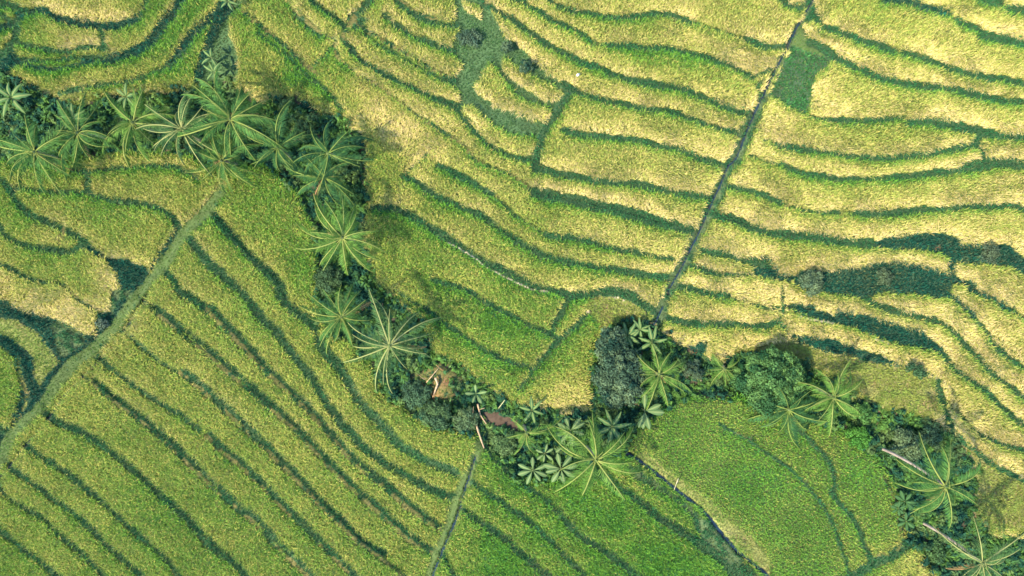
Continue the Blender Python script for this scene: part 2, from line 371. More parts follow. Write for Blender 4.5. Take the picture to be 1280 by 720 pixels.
# ripeness of the rice 0 (green) .. 1 (straw)
ctrl = [(80,12,.8),(100,25,.85),(130,20,.7),(140,55,.75),(95,8,.6),(150,60,.2),(220,60,.18),(50,70,.12),(20,20,.2),(200,20,.2),(250,30,.2),(130,105,.3),(340,30,.42),(330,90,.5),(400,40,.45),(450,40,.55),(520,60,.5),(420,130,.35),(450,112,.85),(475,138,1.0),(505,160,1.0),(535,182,.85),(370,112,.1),(405,130,.1),(420,100,.35),(440,170,.3),
        (500,110,.5),(480,220,.45),(560,220,.42),(600,260,.48),(540,290,.3),(620,300,.38),(700,310,.35),(720,340,.45),(600,340,.32),(540,340,.28),(540,400,.14),(620,400,.2),(640,440,.2),(580,440,.18),
        (690,450,.28),(705,490,.75),(690,60,.6),(660,30,.6),(760,40,.55),(800,70,.3),(850,90,.3),(900,110,.5),(780,100,.6),(850,30,.65),(930,30,.6),(940,70,.9),(730,100,.55),(800,150,.6),
        (800,190,.65),(740,210,.62),(800,240,.6),(740,260,.6),(830,270,.62),(680,80,.6),(1040,30,.6),(1100,40,.5),(1200,70,.62),(1250,50,.6),(1080,90,.6),(1020,110,.85),(1100,120,.62),(1250,120,.6),
        (965,160,.9),(1010,170,.5),(1100,160,.55),(950,220,.6),(1050,190,.55),(1100,230,.5),(1250,230,.75),(1200,200,.6),(1100,270,.6),(930,270,.7),(900,300,.75),(1000,300,.6),(950,310,.8),
        (1100,320,.7),(1230,340,.8),(920,350,.85),(960,365,.9),(900,385,.7),(960,385,.8),(1000,400,.7),(1100,390,.7),(1200,400,.7),(1180,460,.75),(1240,450,.75),(1200,520,.7),(1240,560,.78),(1260,500,.75),
        (30,355,.5),(15,345,.95),(40,370,1.0),(60,385,1.0),(85,385,1.0),(110,400,.95),(85,375,1.0),(140,345,.95),(70,345,.3),(100,355,.3),(95,335,.25),(30,328,.3),(60,325,.3),(40,320,.3),(120,340,.75),(60,290,.7),(120,270,.32),(150,290,.35),(210,220,.5),(60,200,.25),(30,270,.3),(10,480,.2),(340,260,.3),(370,330,.22),(300,300,.3),(330,350,.4),
        (250,320,.42),(260,400,.4),(350,440,.45),(420,500,.48),(200,380,.5),(200,450,.5),(150,480,.48),(280,480,.48),(380,560,.42),(480,600,.45),(540,610,.45),(230,560,.34),(150,560,.34),(200,640,.24),
        (100,600,.36),(40,570,.45),(60,660,.36),(10,700,.3),(350,680,.26),(300,620,.34),(440,680,.4),(500,680,.35),(620,690,.14),(700,640,.13),(640,610,.2),(760,650,.12),(620,640,.24),(820,700,.1),
        (800,600,.25),(860,640,.2),(850,550,.28),(950,600,.16),(1000,680,.24),(1050,600,.18),(1000,560,.25),(1090,640,.2),(1100,690,.35),(1110,620,.3),(980,520,.25),(1130,705,.7),(450,450,.4),(520,540,.35),(160,230,.5)]
cu = np.array([c[0] for c in ctrl], float); cv = np.array([c[1] for c in ctrl], float); cr = np.array([c[2] for c in ctrl], float)
gv, gu = np.mgrid[0:Hh+1:8, 0:W+1:8].astype(float)
d2 = (gu[..., None]-cu)**2+(gv[..., None]-cv)**2+120
wgt = d2**-1.7
RL = (wgt*cr).sum(-1)/wgt.sum(-1)
def ripe_low(u, v):
    x = np.clip(u/8, 0, W/8-.01); y = np.clip(v/8, 0, Hh/8-.01); i = y.astype(int); j = x.astype(int); fy = y-i; fx = x-j
    return (RL[i, j]*(1-fx)+RL[i, j+1]*fx)*(1-fy)+(RL[i+1, j]*(1-fx)+RL[i+1, j+1]*fx)*fy
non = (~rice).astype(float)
# lower plot edges: dry straw colour, plus sunlit stalks painted in as ripeness
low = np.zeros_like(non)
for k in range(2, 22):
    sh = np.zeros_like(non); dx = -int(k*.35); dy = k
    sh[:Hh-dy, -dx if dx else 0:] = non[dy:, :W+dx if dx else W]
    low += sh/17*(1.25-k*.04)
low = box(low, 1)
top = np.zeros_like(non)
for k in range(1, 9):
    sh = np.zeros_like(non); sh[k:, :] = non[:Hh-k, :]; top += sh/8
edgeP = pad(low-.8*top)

# ---------------------------------------------------------------- bpy helpers
import bpy
from mathutils import Vector, Matrix, Euler, Quaternion
scene = bpy.context.scene
COL = scene.collection
rng = np.random.RandomState(7)
R = random.Random(5)

def tag(o, label=None, cat=None, group=None, kind=None):
    if label: o['label'] = label
    if cat: o['category'] = cat
    if group: o['group'] = group
    if kind: o['kind'] = kind
    return o
def empty(name, loc, rz=0.):
    o = bpy.data.objects.new(name, None); COL.objects.link(o); o.location = loc; o.rotation_euler = (0, 0, rz)
    o.empty_display_size = .3
    return o
def link(name, me, parent=None):
    o = bpy.data.objects.new(name, me); COL.objects.link(o)
    if parent is not None: o.parent = parent
    return o
def npmesh(name, co, faces_flat, starts, col, mat, smoothf=False):
    me = bpy.data.meshes.new(name)
    me.vertices.add(len(co)); me.vertices.foreach_set('co', np.asarray(co, np.float32).ravel())
    me.loops.add(len(faces_flat)); me.loops.foreach_set('vertex_index', np.asarray(faces_flat, np.int32))
    me.polygons.add(len(starts)); me.polygons.foreach_set('loop_start', np.asarray(starts, np.int32))
    if smoothf: me.polygons.foreach_set('use_smooth', np.ones(len(starts), bool))
    me.update(calc_edges=True)
    if col is not None:
        a = me.color_attributes.new('tint', 'FLOAT_COLOR', 'POINT')
        c = np.ones((len(co), 4), np.float32); c[:, :3] = col
        a.data.foreach_set('color', c.ravel())
    me.materials.append(mat)
    return me
def pymesh(name, verts, faces, col, mat, smoothf=False):
    flat = [i for f in faces for i in f]; st = []; s = 0
    for f in faces: st.append(s); s += len(f)
    if col is not None:
        col = np.array(col, np.float32)
        if col.ndim == 1: col = np.tile(col, (len(verts), 1))
    return npmesh(name, verts, flat, st, col, mat, smoothf)

def material(name, rough=.7, trans=0., noise=None, spec=.25, base=None, bump=0.):
    m = bpy.data.materials.new(name); m.use_nodes = True
    nt = m.node_tree; n = nt.nodes; l = nt.links
    p = n['Principled BSDF']; out = n['Material Output']
    p.inputs['Roughness'].default_value = rough; p.inputs['Specular IOR Level'].default_value = spec
    if base is None:
        at_ = n.new('ShaderNodeAttribute'); at_.attribute_name = 'tint'; src = at_.outputs['Color']
    else:
        rgb = n.new('ShaderNodeRGB'); rgb.outputs[0].default_value = (*base, 1); src = rgb.outputs[0]
    if noise or bump:
        tc = n.new('ShaderNodeTexCoord'); nz = n.new('ShaderNodeTexNoise'); nz.inputs['Scale'].default_value = (noise or (6, 0))[0]; nz.inputs['Detail'].default_value = 5
        l.new(tc.outputs['Object'], nz.inputs['Vector'])
    if noise:
        mr = n.new('ShaderNodeMapRange'); mr.inputs['To Min'].default_value = 1-noise[1]; mr.inputs['To Max'].default_value = 1+noise[1]
        mr.inputs['From Min'].default_value = .3; mr.inputs['From Max'].default_value = .7
        l.new(nz.outputs['Fac'], mr.inputs['Value'])
        mx = n.new('ShaderNodeVectorMath'); mx.operation = 'SCALE'
        l.new(src, mx.inputs[0]); l.new(mr.outputs[0], mx.inputs['Scale']); src = mx.outputs[0]
    if bump:
        bp = n.new('ShaderNodeBump'); bp.inputs['Strength'].default_value = bump; bp.inputs['Distance'].default_value = .05
        l.new(nz.outputs['Fac'], bp.inputs['Height']); l.new(bp.outputs[0], p.inputs['Normal'])
    l.new(src, p.inputs['Base Color'])
    if trans:
        tr = n.new('ShaderNodeBsdfTranslucent'); ms = n.new('ShaderNodeMixShader'); ms.inputs[0].default_value = trans
        l.new(src, tr.inputs['Color']); l.new(p.outputs[0], ms.inputs[1]); l.new(tr.outputs[0], ms.inputs[2]); l.new(ms.outputs[0], out.inputs['Surface'])
    return m
M_leaf = material('crop leaf', .8, .22, spec=.08)
M_palm = material('palm leaf', .65, .2, spec=.12)
M_ground = material('soil and turf', .9, 0, (9, .22), bump=.6)
M_bark = material('bark', .85, 0, (7, .3), bump=.4)
M_soft = material('leaf', .75, .18, spec=.12)
def water_mat():
    m = material('ditch water', .12, 0, base=(.012, .03, .05), spec=.5); return m
M_water = water_mat()
M_mudwater = material('muddy water', .95, 0, (2.5, .3), base=(.075, .055, .042), spec=.05, bump=.2)
M_cloth = material('pale cloth', .8, 0, (9, .15), base=(.7, .66, .62))

# ---------------------------------------------------------------- ground sheet
us = np.concatenate([[-7000, -2500, -900, -350, -200], np.arange(-120, 1401, 2.), [1480, 1650, 2200, 4000, 8500]])
vs = np.concatenate([[-7000, -2500, -900, -350, -200], np.arange(-120, 841, 2.), [920, 1100, 1600, 3500, 8000]])
GU, GV = np.meshgrid(us, vs)
gz = ground(GU, GV); far = np.clip((np.maximum(np.abs(GU-640)-760, np.abs(GV-360)-480))/200, 0, 1); gz = gz*(1-far)
gc = look(CP, GU, GV)
soil = {RICE: (.07, .10, .03), BUND: (.035, .08, .035), EARTH: (.135, .125, .045), PATH: (.07, .11, .035), WATER: (.035, .045, .04), BASIN: (.055, .11, .045), THICK: (.03, .075, .045),
        GARDEN: (.05, .085, .05), DRY: (.20, .22, .07), ROUGH: (.20, .20, .08), WOOD: (.05, .05, .035), PALE: (.50, .42, .32), MUD: (.10, .08, .08), SHORT: (.07, .11, .05)}
SC = np.array([soil[k] for k in range(14)])
gcol = SC[gc]
n1 = fbm(GU/9, GV/9, 91)[..., None]; n2 = fbm(GU/40, GV/40, 95)[..., None]
gcol = gcol*(1+.28*n1+.15*n2)
brown = np.clip(fbm(GU/14, GV/14, 99)*2-.2, 0, 1)[..., None]*(np.isin(gc, [ROUGH, WOOD, DRY]))[..., None]
gcol = gcol*(1-.6*brown)+np.array([.24, .16, .09])*.6*brown
for (pu, pv, pr) in ((1173, 310, 6), (555, 478, 13), (566, 500, 10), (541, 494, 12), (528, 482, 7), (870, 441, 6), (600, 507, 5), (237, 8, 0)):
    if pr:
        k = np.clip(1.3-np.hypot((GU-pu)/pr, (GV-pv)/(pr*.6)), 0, 1)[..., None]
        gcol = gcol*(1-k)+np.array([.21, .125, .06])*k
nv, nu = GU.shape
idx = np.arange(nv*nu).reshape(nv, nu)
q = np.stack([idx[:-1, :-1], idx[1:, :-1], idx[1:, 1:], idx[:-1, 1:]], -1).reshape(-1, 4)
gco = world(GU, GV, gz).reshape(-1, 3)
tag(link('ground', npmesh('ground', gco, q.ravel(), np.arange(len(q))*4, gcol.reshape(-1, 3), M_ground, True)), 'terraced earth of the hillside under the rice fields', None, None, 'structure')

def ribbon(name, pts, w, dz, mat, label):
    pts = smooth(pts); v = []; f = []
    for i, (x, y) in enumerate(pts):
        a = pts[max(0, i-1)]; c = pts[min(len(pts)-1, i+1)]
        dx, dy = c[0]-a[0], c[1]-a[1]; L = math.hypot(dx, dy)+1e-6; nx, ny = -dy/L*w/2, dx/L*w/2
        zz = BASEZ[int(min(max(y, 0), Hh-1)), int(min(max(x, 0), W-1))]
        zz = min(at(x, y)[2]+.12, zz-.1)
        for s in (-1, 1):
            p = world(np.array([x+s*nx]), np.array([y+s*ny]), np.array([zz+dz]))[0]; v.append(tuple(p))
        if i: f.append((2*i-2, 2*i-1, 2*i+1, 2*i))
    tag(link(name, pymesh(name, v, f, None, mat)), label, None, None, 'structure')
ribbon('ditch_water', water[0][1], 3.2, .03, M_water, 'dark water in the ditch beside the grassy path')
ribbon('ditch_water', water[1][1], 3.2, .03, M_water, 'dark water in the lower ditch beside the grassy path')
ribbon('ditch_water', water[2][1], 3, .03, M_water, 'dark water beside the short grassy path at the bottom')
ribbon('canal_water', canal, 2.3, .03, M_water, 'dark water of the straight canal')
ribbon('stream_water', ditch2, 3.4, .06, M_water, 'dark winding stream beside the green field')
def flat_poly(name, pts, h, mat, label):
    v = [at(x, y, 0) for x, y in pts]; z = sum(p[2] for p in v)/len(v)+h
    v = [tuple(world(np.array([x]), np.array([y]), np.array([z]))[0]) for x, y in pts]
    tag(link(name, pymesh(name, v, [tuple(range(len(v)))][::-1], None, mat)), label, None, None, 'structure')
flat_poly('muddy_pool', smooth(pool+pool[:1], 1)[:-1], .12, M_mudwater, 'grey brown muddy pool between the undergrowth and the rice')

# ---------------------------------------------------------------- blades
def blades(name, u, v, nb, length, spread, colf, width, lean=None, lift=0., rs=None):
    """tufts of arching leaf blades; every blade is a folded diamond"""
    rs = rs or rng
    n = len(u); z0 = ground(u, v); base = world(u, v, z0)
    az = rs.rand(n, nb)*2*math.pi
    L = length[:, None]*(.7+.6*rs.rand(n, nb)); sp = spread*(.35+.9*rs.rand(n, nb))
    dx = np.cos(az)*sp; dy = np.sin(az)*sp
    if lean is not None: dx = dx+lean[:, 0:1]; dy = dy+lean[:, 1:2]
    hor = np.minimum(np.hypot(dx, dy), .96)
    dirx = dx/(np.hypot(dx, dy)+1e-6); diry = dy/(np.hypot(dx, dy)+1e-6)
    hx = dirx*hor*L; hy = diry*hor*L; hz = np.sqrt(1-hor**2)*L
    wv = width*(.7+.6*rs.rand(n, nb)); tw = rs.rand(n, nb)*.8-.4
    wx = (-diry*np.cos(tw)+dirx*np.sin(tw))*wv; wy = (dirx*np.cos(tw)+diry*np.sin(tw))*wv
    ox = (rs.rand(n, nb)-.5)*.12; oy = (rs.rand(n, nb)-.5)*.12
    b0 = np.stack([base[:, 0:1]+ox, base[:, 1:2]+oy, base[:, 2:3]+0*ox+lift-.02], -1)
    mid = b0+np.stack([hx*.45, hy*.45, hz*.68], -1)
    wd = np.stack([wx, wy, 0*wx], -1)
    tip = b0+np.stack([hx, hy, hz*.88], -1)
    co = np.stack([b0, mid+wd, tip, mid-wd], 2).reshape(-1, 3)
    col = np.clip(colf(n, nb), .004, .95)                      # n,nb,3
    col = np.repeat(col[:, :, None, :], 4, 2)
    m = n*nb
    return npmesh(name, co, np.arange(m*4), np.arange(m)*4, col.reshape(-1, 3), M_leaf)

def scatter(sp, margin=50):
    u0 = np.arange(-margin, W+margin, sp); v0 = np.arange(-margin, Hh+margin, sp)
    u, v = np.meshgrid(u0, v0); u = u+(rng.rand(*u.shape)-.5)*sp*.95; v = v+(rng.rand(*v.shape)-.5)*sp*.95
    return u.ravel(), v.ravel()

# -- rice
def fld_u(u, v): return np.clip((u-560-.2*v)/200, 0, 1)*np.clip((520-v+.25*(u-900).clip(0))/60, 0, 1)
U1, V1 = scatter(RICE_SP)
k1 = look(CP, U1, V1); keep = k1 == RICE
fine = inside(P('780,562 800,525 850,500 900,495 1010,520 1060,540 1105,580 1125,650 1150,695 1130,770 980,770 960,720 880,620'), U1, V1)
U1 = U1[keep]; V1 = V1[keep]; fine = fine[keep]
comp1 = look(KP, U1, V1)
rip = ripe_low(U1, V1)+.15*fbm(U1/42, V1/24, 201)+.03*(fld_u(U1, V1))+.10*fbm(U1/6, V1/6, 211)
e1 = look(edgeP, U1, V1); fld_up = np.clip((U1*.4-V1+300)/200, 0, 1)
rip = rip+e1*(.22+.38*fld_up)  # edge term: straw, with sun on the stalks put into the colour
rip = np.where(fine, rip*.8, rip); rip = np.clip(rip-np.where((U1 < 600) & (V1 > 300), -.03, .06)*np.clip((.60-rip)*4, 0, 1), 0.02, 1)
lod = np.clip((rip-.62)*2.2, 0, 1)                                  # ripe rice lodges and lies over
ang = 2.2*math.pi*fbm(U1/60, V1/45, 221)+.9*fbm(U1/12, V1/12, 225)
lean = np.stack([np.cos(ang), np.sin(ang)], -1)*(.15+.6*lod)[:, None]
hl = np.where(fine, .36, .66)*(1-.18*lod)*(1+.18*fbm(U1/10, V1/10, 231))
hl *= np.where(U1+V1*0 < 1300, 1, 1)
green_a = np.array([.050, .208, .034]); green_b = np.array([.176, .385, .048]); yel = np.array([.505, .465, .130]); straw = np.array([.69, .565, .285]); blue = np.array([.016, .105, .055])
def field_of(u, v):
    f = np.full(u.shape, 5)
    f[inside(P('-60,-60 262,-60 300,0 255,105 285,125 0,130 -60,140'), u, v)] = 0
    f[inside(P('-60,140 0,130 100,160 285,160 280,235 232,293 200,340 165,385 120,435 60,500 20,560 -10,600 -60,650'), u, v)] = 1
    f[inside(P('280,232 300,180 400,250 420,400 500,480 605,540 600,560 588,600 565,650 535,740 530,790 -60,790 -60,650 -10,595 20,560 60,500 120,435 165,385 200,340 232,293'), u, v)] = 2
    f[inside(P('600,545 640,560 770,560 780,565 840,605 880,640 910,675 965,725 990,790 530,790 535,740 565,650 588,600'), u, v)] = 3
    f[inside(P('780,563 760,540 850,470 1000,480 1120,560 1150,690 1200,790 990,790 965,725 910,675 880,640 840,605'), u, v)] = 4
    f[inside(P('1018,-10 990,55 940,155 905,215 875,290 835,365 812,410 900,470 1000,455 1150,530 1200,600 1340,640 1340,-60 1030,-60'), u, v)] = 6
    f[inside(P('298,-60 298,0 320,28 395,95 425,60 475,110 560,165 640,215 668,238 668,210 575,135 568,0 568,-60'), u, v)] = 7
    f[inside(P('568,-60 568,-5 600,0 715,112 682,150 664,213 664,240 865,290 940,150 1016,-10 1025,-60'), u, v)] = 8
    return f
F1 = field_of(U1, V1)
def comp_at(x, y): return int(COMP[y, x])
islands = [(comp_at(625, 115), 'wedge shaped plot of rice ringed by the short dark grass', (11, )), (comp_at(665, 102), 'thin upper crescent of rice between two dark grass strips', (12, )),
           (comp_at(625, 169), 'long lower crescent of rice along the bottom of the dark grass hollow', (13, )), (comp_at(590, 12), 'tiny tuft of yellow rice at the top edge beside the dark grass', (14, ))]
for c, lab, (fid,) in islands: F1[comp1 == c] = fid
F1[inside(P('1060,725 1140,680 1180,720 1180,790 1040,790'), U1, V1) & (comp1 == comp_at(1128, 708))] = 15
names = {0: 'green rice with pale lodged patches on curved terraces above the left palms', 1: 'rice on curved terraces left of the wide diagonal grassy path, with straw pale edges',
         2: 'rice in long parallel diagonal strips filling the lower left', 3: 'dark green rice strips below the star leaved plants, right of the short grassy path',
         4: 'short even green rice of the big field right of the winding stream', 5: 'green rice on wide terraces between the palms and the straight canal',
         6: 'yellow ripe rice on the terraces right of the straight canal', 7: 'rice in slanting strips with brown earth ridges left of the dark grass hollow',
         8: 'yellow green rice terraces between the dark grass hollow and the canal', 15: 'pale small plot of rice at the bottom edge below the stream palms'}
for c, lab, (fid,) in islands: names[fid] = lab
for fid in sorted(names):
    m = F1 == fid
    if m.sum() < 5: continue
    rp = rip[m]; fn = fine[m]; uu = U1[m]; vv = V1[m]
    def colf(n, nb, rp=rp, fn=fn, uu=uu, vv=vv):
        t = rng.rand(n, nb); a = rng.rand(n, nb, 1)
        g = green_a*(1-a)+green_b*a
        dk = (rng.rand(n, nb, 1) < (.18*(1-rp))[:, None, None]); g = np.where(dk, blue, g)
        ripe = (t < (rp*.62-.04)[:, None])[..., None]
        s = np.clip((rp-.55)*1.9, 0, 1)[:, None, None]; y = yel*(1-s)+straw*s
        q_ = (.80*rp**1.1)[:, None, None]; gy = g*(1-q_)+yel*q_
        c = np.where(ripe, y*(.84+.3*rng.rand(n, nb, 1)), gy*(.85+.3*rng.rand(n, nb, 1)))
        warm = (1+.12*fbm(uu/18, vv/18, 241)+.12*fbm(uu/3.2, vv/3.2, 247)+.04*rng.randn(n)).clip(.4, 1.6)[:, None, None]
        return c*warm
    o = link('rice_crop', blades('rice_crop', uu, vv, RICE_NB, hl[m], .66, colf, .023, lean[m]))
    tag(o, names[fid], 'rice crop', 'rice crops on the terraces', 'stuff')

# -- grasses
U2, V2 = scatter(2.3)
k2 = look(CP, U2, V2)
gr = {BUND: (.32, (.030, .130, .050), .5, 6), THICK: (.44, (.014, .090, .060), .5, 7), PATH: (.14, (.070, .155, .030), .7, 5), BASIN: (.20, (.050, .125, .042), .6, 6), GARDEN: (.34, (.040, .150, .045), .9, 6),
      DRY: (.28, (.20, .29, .065), .7, 6), ROUGH: (.42, (.27, .33, .075), .7, 7), SHORT: (.18, (.070, .125, .042), .7, 5), EARTH: (.14, (.11, .19, .04), .7, 5)}
gname = {BUND: ('bund_grass', 'dark green grass along the low banks between the rice plots'), THICK: ('tall_grass', 'tall blue green grass in the hollows and on the steep terrace slopes'),
         PATH: ('path_grass', 'short trodden grass on the diagonal paths'), BASIN: ('meadow_grass', 'smooth dark green grass of the hollow around the small rice plots'),
         GARDEN: ('garden_crop', 'dark leafy vegetable crop in the small square plot beside the canal'), DRY: ('dry_grass', 'straw coloured dry grass beside the winding stream and on the round left plot'),
         ROUGH: ('rough_grass', 'yellowish rough grass on the slopes above the tree line'), SHORT: ('bank_grass', 'grey green low grass along the canal banks'), EARTH: ('ridge_grass', 'sparse grass on the brown earth ridges')}
for k, (hgt, c0, spr, nb) in gr.items():
    m = k2 == k
    if not m.any(): continue
    uu, vv = U2[m], V2[m]; c0 = np.array(c0)
    pn = fbm(uu/12, vv/12, 301+k); pn2 = fbm(uu/35, vv/35, 321+k)
    def colf(n, nb, c0=c0, pn=pn, pn2=pn2, k=k):
        c = c0*(.65+.7*rng.rand(n, nb, 1))*(1+.55*pn[:, None, None])
        y = (rng.rand(n, nb, 1) < np.clip(.06+.35*pn2, 0, 1)[:, None, None])
        c = np.where(y, c*.5+np.array([.2, .19, .06])*.6, c)
        if k in (ROUGH, DRY):
            g = np.clip(pn*1.6+.2, 0, 1)[:, None, None]; c = c*(1-g*.7)+np.array([.10, .19, .04])*g*.7
            p = .6*np.clip(pn2*2.4-.8, 0, 1)[:, None, None]; c = c*(1-p)+np.array([.62, .50, .27])*p
        return c
    hh = hgt*(.5+.9*rng.rand(len(uu)))*(1+.5*pn)
    o = link(gname[k][0], blades(gname[k][0], uu, vv, nb, hh, spr, colf, .026))
    tag(o, gname[k][1], 'grass' if k != GARDEN else 'vegetable crop', None, 'stuff')

# ---------------------------------------------------------------- leaf clouds
def leaf_quads(cen, nrm, size, asp=.5):
    """diamond leaves centred at cen, roughly facing nrm"""
    n = len(cen); nrm = nrm/(np.linalg.norm(nrm, axis=1, keepdims=True)+1e-6)
    t = rng.randn(n, 3); a = np.cross(nrm, t); a /= (np.linalg.norm(a, axis=1, keepdims=True)+1e-6); c = np.cross(nrm, a)
    s = size[:, None]
    co = np.stack([cen-a*s, cen+c*s*asp+nrm*s*.12, cen+a*s, cen-c*s*asp+nrm*s*.12], 1).reshape(-1, 3)
    return co
def undergrowth():
    u, v = scatter(3.3, 40)
    k = look(CP, u+rng.randn(len(u))*2.6, v+rng.randn(len(u))*2.6) == WOOD
    u, v = u[k], v[k]; g = world(u, v, ground(u, v))
    hn = np.clip(.5+1.5*fbm(u/10, v/10, 401)+.5*fbm(u/4, v/4, 405), .05, 2.0)
    nb = 26; n = len(u)
    d = rng.randn(n, nb, 3); d[..., 2] = np.abs(d[..., 2])+.1; d /= np.linalg.norm(d, axis=2, keepdims=True)
    rad = np.stack([.26+0*hn, .26+0*hn, hn*.9+.1], -1)
    cen = g[:, None, :]+d*rad[:, None, :]*(.45+.6*rng.rand(n, nb, 1))
    nr = d*.8+rng.randn(n, nb, 3)*.35+np.array([0, 0, .6])
    sz = (.09+.22*rng.rand(n, nb)**1.5)*(1+.5*np.clip(fbm(u/25, v/25, 411), -1, 1))[:, None]
    sp = fbm(u/13, v/13, 421)[:, None]+.25*rng.randn(n, 1)
    cA = np.array([.014, .065, .040]); cB = np.array([.075, .170, .036]); cC = np.array([.12, .19, .06])
    f = np.clip(sp*1.5+.4, 0, 1)[..., None]; c = cA*(1-f)+cB*f; c = np.where((fbm(u/17, v/17, 431) > .25)[:, None, None], c*.4+cC*.6, c)
    c = c*(.6+.8*rng.rand(n, nb, 1))
    keepn = rng.rand(n) > np.clip(fbm(u/9, v/9, 441)*1.6-.35, 0, .85)
    cen = cen[keepn].reshape(-1, 3); nr = nr[keepn].reshape(-1, 3); sz = sz[keepn].ravel(); c = c[keepn].reshape(-1, 3)
    co = leaf_quads(cen, nr, sz, .32); m = len(cen)
    me = npmesh('undergrowth', co, np.arange(m*4), np.arange(m)*4, np.repeat(c, 4, 0), M_soft)
    tag(link('undergrowth', me), 'dense dark undergrowth of the stream gully beneath the palms', 'undergrowth', None, 'stuff')
undergrowth()

def tube(verts, faces, pts, rad, seg=8):
    base = len(verts); n = len(pts)
    for i, p in enumerate(pts):
        a = Vector(pts[max(0, i-1)]); c = Vector(pts[min(n-1, i+1)]); d = (c-a).normalized()
        x = d.orthogonal().normalized(); y = d.cross(x)
        # keep the frame steady
        x = (Vector((1, 0, 0))-d*d.x); x = x.normalized() if x.length > .1 else d.orthogonal().normalized(); y = d.cross(x)
        for k in range(seg):
            t = 2*math.pi*k/seg; verts.append(tuple(Vector(p)+(x*math.cos(t)+y*math.sin(t))*rad[i]))
        if i:
            for k in range(seg):
                faces.append((base+(i-1)*seg+k, base+(i-1)*seg+(k+1) % seg, base+i*seg+(k+1) % seg, base+i*seg+k))
    faces.append(tuple(base+(n-1)*seg+k for k in range(seg))); faces.append(tuple(base+k for k in range(seg))[::-1])

def leafy(name, u, v, r, h, ca, cb, label, cat, lobes=16, leaf=.11, dens=1., group=None, squash=.75, stretch=(1, 1), rot=0, lr=(.24, .38)):
    """broad-leaved tree or shrub: trunk with limbs and a lobed crown of single leaves; (u, v) = crown centre in the photo"""
    g = at(u, v); hz = g[2]+h*.6; k = 1-hz/CAM_H
    cx, cy = (u-640)*S*k, (360-v)*S*k; rm = r*S*k
    z0 = g[2]-.1
    root = empty(name, (cx, cy, z0)); tag(root, label, cat, group)
    ch = h-rm*squash if h > rm*1.6 else h*.5
    vs_, fs = [], []
    tube(vs_, fs, [(0, 0, -.3), (.03*h, .02*h, h*.3), (0, 0, ch)], [.05*h*.5+.03, .04*h*.5+.02, .02*h*.5+.015], 7)
    L = []
    lobes = int(lobes*1.5)
    for i in range(lobes):
        a = 2*math.pi*i*.618+R.random()*.5; q = math.sqrt((i+.3)/lobes)*.78
        zz = (1-q*q)*squash*rm*.75*R.uniform(.6, 1.1)
        x, y = math.cos(a)*q*rm*stretch[0], math.sin(a)*q*rm*stretch[1]
        x, y = x*math.cos(rot)-y*math.sin(rot), x*math.sin(rot)+y*math.cos(rot)
        L.append((x, y, max(.25*h, ch+zz-(.12*rm)), rm*R.uniform(*lr)))
        if i % 2 == 0: tube(vs_, fs, [(0, 0, ch*.55), (x*.5, y*.5, ch*.8+zz*.3), (x*.9, y*.9, ch+zz*.6)], [.022*h+.01, .014*h+.008, .006*h+.004], 5)
    link('trunk', pymesh('trunk', vs_, fs, (.16, .13, .10), M_bark, True), root)
    C, N, Z_ = [], [], []
    for (x, y, z, rr) in L:
        leaf_ = leaf*1.45; n = int(460*dens*(rr/.8)**2*(.11/leaf_)**2)+20
        d = rng.randn(n, 3); d[:, 2] = d[:, 2]*.8+.35; d /= np.linalg.norm(d, axis=1, keepdims=True)
        q = rr*(.55+.5*rng.rand(n, 1))*(1+.22*np.sin(d[:, 0:1]*7+x*3)*np.cos(d[:, 1:2]*6+y))
        C.append(np.array([x, y, z])+d*q*np.array([1, 1, .8])); N.append(d+rng.randn(n, 3)*.45)
        Z_.append(np.full(n, R.random()))
    C = np.concatenate(C); N = np.concatenate(N); tt = np.concatenate(Z_)[:, None]
    ca, cb = np.array(ca), np.array(cb)*np.array([1, 1, .85])
    col = (ca*(1-tt)+cb*tt)*(.6+.8*rng.rand(len(C), 1))
    co = leaf_quads(C, N, leaf*1.45*(.6+.8*rng.rand(len(C))), .5)
    link('crown', npmesh('crown', co, np.arange(len(C)*4), np.arange(len(C))*4, np.repeat(col, 4, 0), M_soft), root)
    return root

